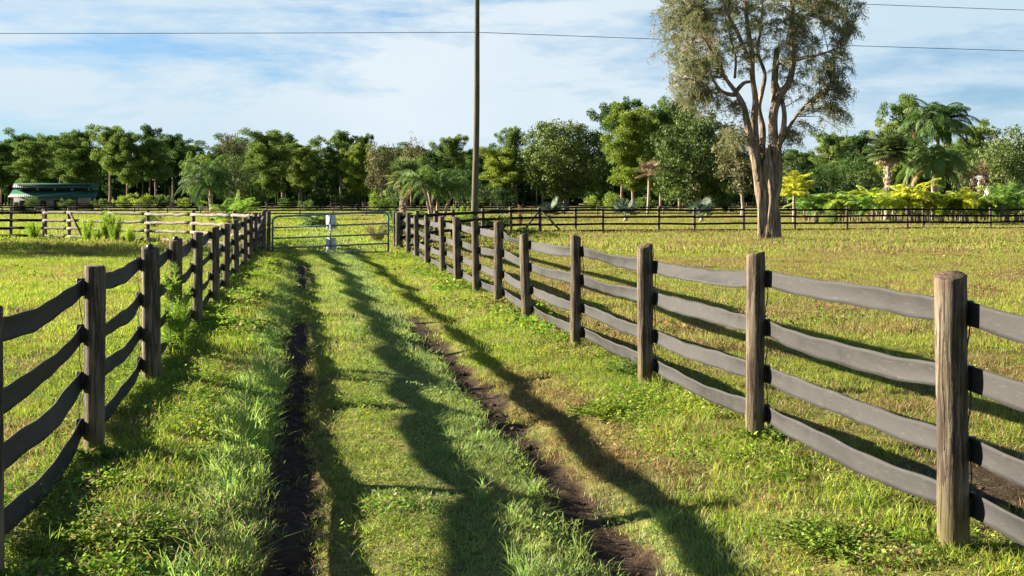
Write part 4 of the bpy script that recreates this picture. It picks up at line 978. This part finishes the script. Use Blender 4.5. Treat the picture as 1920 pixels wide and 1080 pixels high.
# ------------------------------------------------------------------ the paperbark
def paperbark():
    Z = 44.8; sc = Z / F / 2.249                     # metres per pixel of my enlarged study
    ox = X_(1443, Z); root = empty('paperbark_tree', (ox, Z, gz1(ox, Z))); tag(root, 'big paperbark tree with a pale twisted trunk and airy drooping crown in the right paddock', 'tree')
    def P(cx, cy, d=0): return np.array([(1200 + cx / 2.249 - 1443) / F * Z, d, Hh(cy / 2.249, Z)])
    tr = MB()
    def limb(pts, rad, n=12, ridge=.12, seed=0, sub=5):
        pts = np.array(pts, float); m = len(pts); t = np.linspace(0, m - 1, (m - 1) * sub + 1); out = []
        for x in t:
            i = min(int(x), m - 2); f = x - i; p0 = pts[max(i - 1, 0)]; p1 = pts[i]; p2 = pts[i + 1]; p3 = pts[min(i + 2, m - 1)]
            out.append(.5 * ((2 * p1) + (p2 - p0) * f + (2 * p0 - 5 * p1 + 4 * p2 - p3) * f * f + (3 * p1 - p0 - 3 * p2 + p3) * f ** 3))
        r = np.interp(t, np.arange(m), rad) * (.86 if m > 4 and seed > 5 else 1); tr.tube(out, r, n, ridge=ridge, seed=seed); return np.array(out)
    # fluted bole: several cords wound together
    k = sc * 1.0
    limb([P(547, 1040), P(546, 1000), P(543, 940), P(541, 880), P(541, 830), P(543, 760), P(538, 690), P(536, 620)], [60 * k, 45 * k, 38 * k, 35 * k, 34 * k, 32 * k, 27 * k, 4 * k], 40, .14, 1, 8)
    for (a, b, c, d, e, f, dz, s) in ((522, 518, 515, 505, 490, 462, -.12, 2), (566, 564, 560, 575, 580, 588, -.05, 3), (545, 540, 548, 540, 528, 540, -.22, 4), (530, 535, 530, 552, 560, 566, .15, 5)):
        limb([P(a, 1035, dz), P(b, 940, dz), P(c, 850, dz * 1.1), P(d, 770, dz), P(e, 700, dz), P(f, 610, dz * .7)], [30 * k, 24 * k, 24 * k, 22 * k, 18 * k, 5 * k], 26, .32, s, 10)
    lim = []
    L = lambda *a, **b: lim.append(limb(*a, **b))
    L([P(500, 760, -.1), P(485, 680, -.2), P(462, 600, -.3), P(445, 520, -.3), P(430, 450, -.3), P(400, 395, -.3), P(350, 330, -.4), P(320, 270, -.4), P(250, 150, -.6), P(215, 60, -.7)], [24 * k, 24 * k, 20 * k, 17 * k, 14 * k, 12 * k, 9 * k, 8 * k, 5 * k, 3 * k], 16, .16, 6)
    L([P(395, 400, -.3), P(370, 402, -.5), P(325, 388, -.8), P(285, 345, -1.1), P(225, 270, -1.5), P(190, 200, -1.7)], [12 * k, 10 * k, 8 * k, 6 * k, 4 * k, 2 * k], 9, .1, 7)
    L([P(330, 390, -.8), P(290, 400, -1.0), P(250, 370, -1.3), P(160, 345, -1.8)], [6 * k, 5 * k, 4 * k, 2 * k], 8, .1, 7)
    L([P(400, 385, -.3), P(425, 355, -.5), P(450, 350, -.7), P(470, 340, -.6)], [10 * k, 8 * k, 6 * k, 4 * k], 8, .1, 8)
    L([P(498, 700, .1), P(490, 600, .2), P(486, 500, .2), P(492, 420, .2), P(480, 330, .2), P(478, 220, .3), P(465, 130, .3), P(452, 0, .4), P(440, -160, .5)], [22 * k, 20 * k, 17 * k, 14 * k, 13 * k, 12 * k, 11 * k, 9 * k, 5 * k], 14, .16, 9)
    L([P(480, 280, .2), P(455, 200, .6), P(430, 120, .9), P(400, 60, 1.0), P(385, -40, 1.2), P(360, -160, 1.3)], [12 * k, 11 * k, 9 * k, 8 * k, 6 * k, 3 * k], 10, .12, 10)
    L([P(560, 770, .0), P(575, 650, .0), P(560, 560, -.1), P(560, 470, -.2), P(585, 400, -.3), P(620, 350, -.3), P(635, 260, -.4), P(628, 160, -.4), P(632, 60, -.4), P(625, -60, -.5), P(640, -200, -.6)], [26 * k, 26 * k, 22 * k, 20 * k, 18 * k, 16 * k, 14 * k, 14 * k, 11 * k, 9 * k, 4 * k], 16, .16, 11)
    L([P(520, 640, .3), P(530, 540, .5), P(515, 450, .6), P(530, 380, .7), P(545, 300, .8), P(520, 200, 1.0), P(540, 80, 1.2), P(550, -80, 1.4)], [18 * k, 15 * k, 12 * k, 11 * k, 9 * k, 8 * k, 6 * k, 3 * k], 12, .14, 12)
    L([P(578, 620, -.2), P(596, 540, -.35), P(600, 470, -.3), P(590, 400, -.1), P(575, 350, 0)], [14 * k, 13 * k, 11 * k, 10 * k, 9 * k], 12, .14, 13)
    L([P(570, 430, .2), P(574, 340, .3), P(580, 260, .3), P(585, 200, .35)], [15 * k, 14 * k, 13 * k, 11 * k], 12, .14, 14)
    L([P(585, 620, .1), P(620, 560, .2), P(660, 500, .4), P(720, 430, .6), P(790, 375, .8), P(850, 345, 1.0), P(900, 335, 1.2)], [14 * k, 10 * k, 8 * k, 7 * k, 5 * k, 3.5 * k, 2 * k], 9, .1, 15)
    L([P(632, 260, -.4), P(680, 250, -.8), P(740, 240, -1.2), P(820, 210, -1.5)], [9 * k, 7 * k, 5 * k, 2 * k], 8, .1, 16)
    L([P(635, 150, -.4), P(690, 80, .2), P(760, 20, .8), P(830, -60, 1.2)], [10 * k, 7 * k, 5 * k, 2 * k], 8, .1, 17)
    L([P(740, 415, .6), P(760, 460, .9), P(830, 430, 1.3), P(870, 470, 1.4)], [5 * k, 4 * k, 3 * k, 1.5 * k], 6, .1, 18)
    L([P(340, 310, -.4), P(330, 220, .3), P(300, 130, .9), P(280, 20, 1.4)], [9 * k, 7 * k, 5 * k, 2 * k], 8, .1, 19)
    L([P(395, 330, -.2), P(390, 250, -.6), P(360, 170, -1.0), P(330, 90, -1.4)], [6 * k, 5 * k, 4 * k, 2 * k], 8, .1, 20)
    tr.build('trunk', M['paper'], root, smooth=True)
    # twigs and leaf sprays
    allp = np.concatenate([l[len(l) // 4:] for l in lim]); cr = MB(); tw = MB()
    sprays = []
    def ell(n, cx, cy, rx, ry, dd, sh=.25): 
        q = rdir(n) * ((sh + (1 - sh) * rng.random(n)) ** .5)[:, None]
        for a in q: sprays.append(P(cx + a[0] * rx, cy + a[2] * ry, a[1] * dd))
    ell(175, 215, 160, 180, 210, 2.6); ell(70, 170, 20, 130, 130, 2.2); ell(60, 180, 360, 90, 80, 1.4); ell(24, 260, 440, 95, 60, 1.1); ell(26, 380, 520, 70, 130, 1.0)
    ell(85, 400, 110, 150, 200, 2.6); ell(110, 480, -60, 260, 170, 3.0); ell(60, 560, 130, 130, 170, 2.4); ell(130, 760, 90, 170, 160, 2.4); ell(34, 850, 30, 90, 110, 1.8)
    ell(46, 770, 270, 140, 90, 1.8, .1); ell(26, 860, 340, 60, 100, 1.2, .1); ell(26, 780, 430, 100, 90, 1.2, .1); ell(14, 860, 500, 40, 60, .8, .1); ell(12, 690, 560, 60, 50, .7); ell(22, 625, 300, 40, 150, .7); ell(9, 640, 610, 40, 60, .6)
    for q in [q for q in sprays if rng.random() < .84]:
        dd = np.linalg.norm((allp - q) * np.array([1, 1, 1.0]) + np.maximum(0, allp - q)[:, [2]] * .6, axis=1); a = allp[np.argmin(dd)]; ln = np.linalg.norm(q - a)
        if ln > 2.6: a = q + (a - q) / ln * 2.6
        mid = a * .5 + q * .5 + np.array([0, 0, .16 * ln]) + rng.normal(0, .05 * ln, 3)
        tw.tube([a, mid, q], [.012 + .006 * ln, .012, .006], 4, cap=False)
        ns = rng.integers(4, 8)
        for s in range(ns):
            st = mid + (q - mid) * rng.random(); az = rng.random() * 6.28; l = .35 + .5 * rng.random(); m = 24
            t = np.sort(rng.random(m)); hd = np.array([math.cos(az), math.sin(az), 0]); dr = .45 + .5 * rng.random()
            c = st + hd * (l * .75 * t * (1 - .3 * t))[:, None] + np.array([0, 0, 1.0]) * (.15 * l * t - dr * l * t ** 1.8)[:, None]
            tw.tube(c[[0, m // 2, m - 1]], .005, 3, cap=False)
            c2 = c + rng.normal(0, .05, (m, 3)); ax = unit(rdir(m) * .75 + np.array([0, 0, -.55])); sd = unit(np.cross(ax, rdir(m)))
            clr = np.clip(rng.random() * .6 + rng.random(m) * .45, 0, 1)
            cr.leaves(c2, ax, sd, .085 + .04 * rng.random(m), .026, clr)
    tw.build('twigs', M['greybark'], root); cr.build('crown', M['paperleaf'], root, attr=True)
paperbark()

# an unseen neighbour left of the frame that shades the strip before the left rail fence
tr, cr = gen_broad(11, 9, 3, 90, 70, .3, .2, 201, .7)
SIDE = place_tree('broadleaf_tree', 'leafy tree outside the left edge whose shade reaches the left paddock', 'tree', -33.0, 40.6, mk(tr, cr, M['greybark'], M['oak']), (.95, .95, .8), 0)

# ------------------------------------------------------------------ weeds and bushes that can be told apart
def fennel(label, x, y, h, n, w, mat=None, seed=0, name='dog_fennel', group=None):
    g = np.random.default_rng(seed); root = empty(name, (x, y, gz1(x, y))); tag(root, label, 'weed', group); st = MB(); lf = MB()
    for k in range(n):
        a = g.random() * 6.28; r = w * .25 * g.random(); t = np.linspace(0, 1, 8); hh = h * (.6 + .45 * g.random()); ln = w * (.1 + .55 * g.random())
        c = np.stack([math.cos(a) * (r + ln * t ** 1.6), math.sin(a) * (r + ln * t ** 1.6), hh * t], 1); st.tube(c, .008 * (1 - .7 * t), 4, cap=False)
        m = int(420 * hh); tt = .2 + .8 * g.random(m); i = np.minimum((tt * 7).astype(int), 6); f = (tt * 7 - i)[:, None]
        q = c[i] * (1 - f) + c[i + 1] * f; d = unit(rdir(m) * 1.2 + np.array([0, 0, .8])); L = (.05 + .09 * hh) * (1.25 - .75 * tt)
        lf.leaves(q + d * (L * .5)[:, None], d, unit(np.cross(d, rdir(m))), L * (.5 + g.random(m)), .0028 + .003 * hh)
    st.build('stems', M['fennel'], root, attr=True); lf.build('leaves', mat or M['fennel'], root, attr=True); return root
u0 = lane_u(331, VL); x, y = uv2w(u0 - .55, VL + .10)
fennel('feathery green dog fennel growing against the third post of the left fence', x, y, .95, 7, .42, seed=1)
gE = 'feathery weeds along the grey rail fence'
for k, (px, Z, h, lab) in enumerate(((163, 43.6, 1.0, 'yellow green feathery weed, leftmost in front of the grey rail fence'), (200, 42.8, 1.35, 'tallest feathery weed standing in front of the grey rail fence'), (216, 42.5, 1.1, 'feathery weed close right of the tallest one by the grey rails'),
        (243, 41.5, .75, 'short feathery weed low in front of the grey rail fence'), (182, 43, .7, 'small weed between the two big feathery ones'), (62, 45, .8, 'weed in front of the black rail fence near the left edge'))):
    fennel(lab, X_(px, Z), Z, h * .92, 26, .5, seed=10 + k, group=gE)
fennel('feathery green weed behind the fence just left of the utility pole foot', X_(868, 50), 50, 1.35, 22, .9, seed=30)
fennel('dry brown weed stalks behind the braced corner', X_(975, 62), 62, 1.3, 12, .4, M['dryweed'], 31)
fennel('dry brown weeds standing behind the right end of the gate', X_(708, 42), 42, .75, 22, .8, M['dryweed'], 32)
fennel('reddish dry weeds below the shaggy queen palm', X_(395, 75), 75, 1.2, 20, .8, M['dryweed'], 33)
def leafy(label, x, y, w, h, n, L, mat, seed, name='leafy_weed'):
    g = np.random.default_rng(seed); root = empty(name, (x, y, gz1(x, y))); tag(root, label, 'weed'); st = MB(); lf = MB()
    for k in range(n):
        a = g.random() * 6.28; ln = w * .5 * g.random() ** .6; hh = h * (.25 + .6 * g.random()) * (1 - .45 * ln / (w * .5)); t = np.linspace(0, 1, 5)
        c = np.stack([math.cos(a) * ln * t ** .8, math.sin(a) * ln * t ** .8, hh * t], 1); st.tube(c, .0025, 3, cap=False)
        m = 22; tt = .15 + .85 * g.random(m); i = np.minimum((tt * 4).astype(int), 3); f = (tt * 4 - i)[:, None]; q = c[i] * (1 - f) + c[i + 1] * f + g.normal(0, .012, (m, 3))
        nr = unit(np.stack([g.normal(0, .6, m), g.normal(0, .6, m), np.ones(m)], 1)); ax = unit(np.cross(nr, rdir(m))); lf.leaves(q, ax, np.cross(nr, ax), L * (.6 + .7 * g.random(m)), L * .55)
    st.build('stems', mat, root, attr=True); lf.build('leaves', mat, root, attr=True)
for k, (px, yb, w, h, n, lab) in enumerate(((1195, 700, .75, .26, 120, 'leafy weed clump at the foot of the third post of the right fence'), (1150, 765, .85, .20, 130, 'low leafy weed patch in front of the third right post'),
     (1060, 640, .6, .16, 70, 'small leafy weed near the fourth post of the right fence'), (905, 545, .8, .22, 80, 'leafy weed at the feet of the middle right posts'), (1440, 830, .5, .16, 60, 'small weed at the foot of the second post of the right fence'),
     (1560, 1010, .8, .12, 110, 'clover like weed patch left of the nearest right post'), (190, 865, .5, .13, 70, 'leafy weed around the foot of the nearest left post'), (200, 1000, .9, .12, 140, 'low leafy weed patch in the lower left corner'))):
    Z = HC * F / (yb - HY); leafy(lab, X_(px, Z), Z, w, h, n, .026, M['bush_y'] if k % 3 else M['bush'], 300 + k)
put('d', 0, 925, 403, 50, 95, 'dark spreading bush behind the fence right of the utility pole foot', 'bush', 'bush')
put('b', 1, 872, 402, 48, 70, 'green bush behind the fence below the utility pole', 'bush', 'bush')
put('d', 2, 985, 425, 51, 60, 'low dark bush under the braced corner post', 'bush', 'bush')
put('b', 1, 790, 412, 43, 60, 'green bush behind the posts right of the gate', 'bush', 'bush')
put('b', 2, 285, 398, 62, 50, 'round green bush behind the grey rail fence', 'bush', 'bush')
put('b', 0, 1560, 396, 66, 34, 'small bush behind the cross fence right of the paperbark', 'bush', 'bush')
put('y', 0, 1860, 408, 70, 40, 'low yellow green bush behind the far right fence post', 'bush', 'bush')

# earth clods
def clods():
    mb = MB()
    for k in range(260):
        if k < 90: px = 1240 + rng.random() * 680; yy = 485 + rng.random() * 150
        elif k < 120: px = rng.random() * 160; yy = 490 + rng.random() * 130
        elif k < 190: px = 1640 + rng.random() * 280; yy = 880 + rng.random() * 170
        else:
            u = 4.5 + rng.random() * 9; v = (-.07 if k % 2 else 1.6) + rng.normal() * .12; x, y = uv2w(u, v); px = CX + x / y * F; yy = HY + F * HC / y
        Z = HC * F / (yy - HY); x = X_(px, Z); r = (.007 + .02 * rng.random() ** 2) * (1 if Z < 8 else 1.7)
        m, n = 4, 6; th = np.linspace(.3, math.pi - .3, m); ph = np.arange(n) / n * 6.283
        V = np.array([[math.sin(a) * math.cos(b), math.sin(a) * math.sin(b), .6 * math.cos(a)] for a in th for b in ph]) * r * (1 + .3 * rng.normal(size=(m * n, 1)))
        V += np.array([x, Z, gz1(x, Z) + r * .3]); i, j = np.meshgrid(np.arange(m - 1), np.arange(n), indexing='ij'); i = i.ravel(); j = j.ravel(); kk = (j + 1) % n
        mb.add(V, np.stack([i * n + j, (i + 1) * n + j, (i + 1) * n + kk, i * n + kk], 1), [[0, a, a + 1] for a in range(1, n - 1)])
    tag(mb.build('dirt_clods', M['clod']), 'dark crumbs of earth scattered in the ruts and on the paddock', 'dirt', kind='stuff')
clods()

# ------------------------------------------------------------------ barn
def barn():
    Z = 168; k = Z / F; x0, x1 = X_(22, Z), X_(181, Z); A = math.radians(19); W = (x1 - x0) / (math.cos(A) + math.sin(A) * .43); root = empty('barn', ((x0 + x1) / 2, Z, 0), A)
    tag(root, 'long pale barn with a two tier green metal roof left of the tall pines', 'barn')
    wall = NT('pale_barn_wall'); wm = wall.bsdf(wall.ramp(wall.noise(wall.coords('Object', (1, 1, .3)), 2, 4), [(.3, (.17, .18, .16)), (.7, (.27, .27, .25))]), .8)
    rf = NT('green_metal_roof'); wv = rf.N('ShaderNodeTexWave'); rf.L(rf.coords('Object'), wv.inputs['Vector']); wv.inputs['Scale'].default_value = 1.1
    rc = rf.mix(rf.noise(rf.coords('Object', (.6, 3, 3)), 1.5, 4), (.006, .045, .026), (.013, .085, .05)); rm = rf.bsdf(rc, .55, rf.bump(wv.outputs['Fac'], .4, .03), .3, 0)
    dk = simple('dark_opening', (.02, .016, .014), .9); br = simple('brown_stable_door', (.13, .05, .03), .7)
    hw = Hh(370, Z); h1 = Hh(357, Z); h2 = Hh(351, Z); h3 = Hh(343, Z)
    mb = MB(); xs = W * .74
    mb.box((-W / 2 + xs / 2 + .2, .9, hw / 2), (xs, .2, hw)); mb.box((W / 2 - .3, 4, hw / 2 + .1), (.2, 6.2, hw - .3)); mb.box((-W / 2 + .3, 4, hw / 2), (.2, 6, hw)); mb.box((0, 7, hw / 2), (W - .8, .2, hw))
    mb.build('wall', wm, root)
    mb = MB(); mb.box((0, 3.4, (h1 + h2) / 2), (W - 1.2, 2.6, h2 - h1 + .9)); mb.build('clerestory', dk, root)
    for i in range(5):
        mb = MB(); mb.box((-W / 2 + 1 + i * (W - 2) / 4, 2.02, (h1 + h2) / 2 + .05), (.35, .12, h2 - h1 + .1)); mb.build('clerestory_post', wm, root)
    mb = MB(); mb.add([(-W / 2 - .4, -.6, hw - .05), (W / 2 + .2, -.6, hw - .05), (W / 2 + .2, 2.3, h1), (-W / 2 - .0, 2.3, h1), (-W / 2 - .4, -.6, hw + .07), (W / 2 + .2, -.6, hw + .07), (W / 2 + .2, 2.3, h1 + .12), (-W / 2 - .0, 2.3, h1 + .12)], [[0, 3, 2, 1], [4, 5, 6, 7], [0, 1, 5, 4], [1, 2, 6, 5], [2, 3, 7, 6], [3, 0, 4, 7]]); mb.build('lower_roof', rm, root)
    mb = MB()
    mb.add([(-W / 2, 1.4, h2), (W / 2 + .3, 1.4, h2), (W / 2 + .3, 3.6, h3), (-W / 2, 3.6, h3), (W / 2 + .3, 6.0, h2), (-W / 2, 6.0, h2), (-W / 2, 1.4, h2 - .12), (W / 2 + .3, 1.4, h2 - .12), (W / 2 + .3, 6.0, h2 - .12), (-W / 2, 6.0, h2 - .12)],
           [[0, 1, 2, 3], [3, 2, 4, 5], [6, 7, 1, 0], [6, 9, 8, 7], [5, 4, 8, 9]], [[1, 7, 2], [7, 8, 2], [8, 4, 2], [0, 3, 6], [6, 3, 9], [9, 3, 5]]); mb.build('upper_roof', rm, root)
    for (a, b, c, m_, nm) in ((24, 34, 380, br, 'stable_door'), (36, 47, 377, dk, 'stable_opening'), (75, 86, 377, dk, 'stable_opening'), (100, 110, 376, dk, 'stable_opening')):
        mb = MB(); kq = W / (x1 - x0); xa, xb = kq * (X_(a, Z) - (x0 + x1) / 2), kq * (X_(b, Z) - (x0 + x1) / 2); mb.box(((xa + xb) / 2, .77, Hh(c - 1, Z) / 2), (xb - xa, .06, Hh(c - 1, Z))); mb.build(nm, m_, root)
    for px in (145, 174):
        mb = MB(); mb.box((W / (x1 - x0) * (X_(px, Z) - (x0 + x1) / 2), -.3, hw / 2), (.22, .22, hw)); mb.build('porch_post', dk, root)
barn()
def house():
    Z = 128; root = empty('house', (X_(1905, Z), Z, 0)); tag(root, 'pale house glimpsed through the leaves at the right edge', 'house')
    m = simple('pale_house_wall', (.42, .39, .35), .8, .2, 0, .08); r = simple('grey_house_roof', (.2, .21, .22), .6)
    mb = MB(); mb.box((0, 4, 1.6), (5.4, 7, 3.2)); mb.build('wall', m, root)
    mb = MB(); mb.add([(-3, 0, 3.15), (3, 0, 3.15), (3, 4, 4.4), (-3, 4, 4.4), (3, 8, 3.15), (-3, 8, 3.15)], [[0, 1, 2, 3], [3, 2, 4, 5], [0, 5, 4, 1]], [[1, 4, 2], [0, 3, 5]]); mb.build('roof', r, root)
    mb = MB(); mb.box((-1.5, .48, 1.7), (1.3, .06, 1.2)); mb.build('window', simple('house_window_glass', (.03, .04, .05), .1), root)
house()

# ------------------------------------------------------------------ world, sun, camera
w = bpy.data.worlds.new('World'); scene.world = w; w.use_nodes = True; nt = w.node_tree; nt.nodes.clear()
out = nt.nodes.new('ShaderNodeOutputWorld'); bg = nt.nodes.new('ShaderNodeBackground'); sky = nt.nodes.new('ShaderNodeTexSky')
sky.sky_type = 'NISHITA'; sky.sun_disc = False; sky.sun_elevation = SUN_EL; sky.sun_rotation = SUN_AZ % (2 * math.pi)
sky.air_density = 1.0; sky.dust_density = .4; sky.ozone_density = 2.0; sky.altitude = 10
tc = nt.nodes.new('ShaderNodeTexCoord')
def mapping(sc, loc=(0, 0, 0), rot=(0, 0, 0)):
    mp = nt.nodes.new('ShaderNodeMapping'); nt.links.new(tc.outputs['Generated'], mp.inputs['Vector']); mp.inputs['Scale'].default_value = sc; mp.inputs['Location'].default_value = loc; mp.inputs['Rotation'].default_value = rot; return mp.outputs[0]
def wnoise(vec, s, d, r, dist=0):
    n = nt.nodes.new('ShaderNodeTexNoise'); nt.links.new(vec, n.inputs['Vector']); n.inputs['Scale'].default_value = s; n.inputs['Detail'].default_value = d; n.inputs['Roughness'].default_value = r; n.inputs['Distortion'].default_value = dist; return n.outputs['Fac']
def wramp(f, stops):
    r = nt.nodes.new('ShaderNodeValToRGB'); nt.links.new(f, r.inputs['Fac']); el = r.color_ramp.elements
    while len(el) < len(stops): el.new(.5)
    for e, (p, c) in zip(el, stops): e.position = p; e.color = (c, c, c, 1) if not isinstance(c, tuple) else (*c, 1)
    return r.outputs['Color']
def wmix(f, a, b, bt='MIX'):
    n = nt.nodes.new('ShaderNodeMix'); n.data_type = 'RGBA'; n.blend_type = bt; cs = [i for i in n.inputs if i.type == 'RGBA']; fs = [i for i in n.inputs if i.type == 'VALUE']
    for i, v in ((fs[0], f), (cs[0], a), (cs[1], b)):
        if isinstance(v, bpy.types.NodeSocket): nt.links.new(v, i)
        elif isinstance(v, (int, float)): i.default_value = v
        else: i.default_value = (*v, 1)
    return [o for o in n.outputs if o.type == 'RGBA'][0]
c1 = wnoise(mapping((1.0, 1.0, 5.0), (.3, 0, .2), (0, .03, 0)), 4.2, 9, .60, .25)
c2 = wnoise(mapping((1.0, 1.0, 3.5), (3.1, 0, .9)), 11, 9, .68, .2)
c3 = wnoise(mapping((1.0, 1.0, 2.2), (1.7, 0, .4)), 2.0, 4, .5)
sx = nt.nodes.new('ShaderNodeSeparateXYZ'); nt.links.new(tc.outputs['Generated'], sx.inputs[0])
mz = nt.nodes.new('ShaderNodeMath'); mz.operation = 'ADD'; nt.links.new(wramp(c1, [(.36, 0.0), (.60, 1.0)]), mz.inputs[0]); 
m2 = nt.nodes.new('ShaderNodeMath'); m2.operation = 'MULTIPLY'; nt.links.new(wramp(c2, [(.3, 0.0), (.75, 1.0)]), m2.inputs[0]); m2.inputs[1].default_value = .45; nt.links.new(m2.outputs[0], mz.inputs[1])
cov = wramp(mz.outputs[0], [(.18, 0.0), (.95, 1.0)])
CLOUD = (6.6, 7.2, 8.0)
tint = wmix(1.0, sky.outputs[0], (.62, .92, 1.35), 'MULTIPLY')
azg = nt.nodes.new('ShaderNodeMapRange'); nt.links.new(sx.outputs['X'], azg.inputs['Value']); azg.inputs['From Min'].default_value = -.45; azg.inputs['From Max'].default_value = .25
veil = wmix(azg.outputs[0], wmix(.4, tint, (4.4, 6.2, 7.5)), wmix(.35, tint, (5.0, 6.3, 7.5)))
white = wmix(wramp(c3, [(.35, 0.0), (.65, 1.0)]), (5.3, 6.4, 7.4), (6.9, 7.4, 8.0))
zr = nt.nodes.new('ShaderNodeMapRange'); nt.links.new(sx.outputs['Z'], zr.inputs['Value']); zr.inputs['From Min'].default_value = .22; zr.inputs['From Max'].default_value = .55
hi = wmix(wramp(mz.outputs[0], [(.75, 0.0), (1.25, .5)]), tint, (4.5, 5.0, 5.8))
col = wmix(1.0, wmix(zr.outputs[0], wmix(cov, veil, white), hi), (.41, .43, .43), 'MULTIPLY')
nt.links.new(col, bg.inputs['Color']); bg.inputs['Strength'].default_value = .05; nt.links.new(bg.outputs[0], out.inputs[0])

sd = bpy.data.lights.new('sun', 'SUN'); sd.energy = 5.0; sd.angle = math.radians(.55); sd.color = (1.0, .87, .68)
so = bpy.data.objects.new('sun', sd); COL.objects.link(so)
dv = Vector((math.sin(SUN_AZ) * math.cos(SUN_EL), math.cos(SUN_AZ) * math.cos(SUN_EL), math.sin(SUN_EL)))
so.rotation_euler = dv.to_track_quat('Z', 'Y').to_euler(); so.location = dv * 50

cd = bpy.data.cameras.new('camera'); co = bpy.data.objects.new('camera', cd); COL.objects.link(co); scene.camera = co
cd.sensor_width = 36; cd.lens = 36 * F / 1920; cd.shift_y = -(540 - HY) / 1920; cd.clip_start = .05; cd.clip_end = 5000
co.location = (0, 0, HC); co.rotation_euler = (math.pi / 2, 0, 0)
scene.view_settings.view_transform = 'Standard'; scene.view_settings.look = 'None'; scene.view_settings.exposure = 2.5; scene.view_settings.gamma = 1
scene.render.engine = 'CYCLES'; cy = scene.cycles; cy.max_bounces = 6; cy.diffuse_bounces = 3; cy.glossy_bounces = 2; cy.transmission_bounces = 4; cy.transparent_max_bounces = 4
cy.use_denoising = True; cy.use_adaptive_sampling = True; cy.adaptive_threshold = .02
scene.render.film_transparent = False
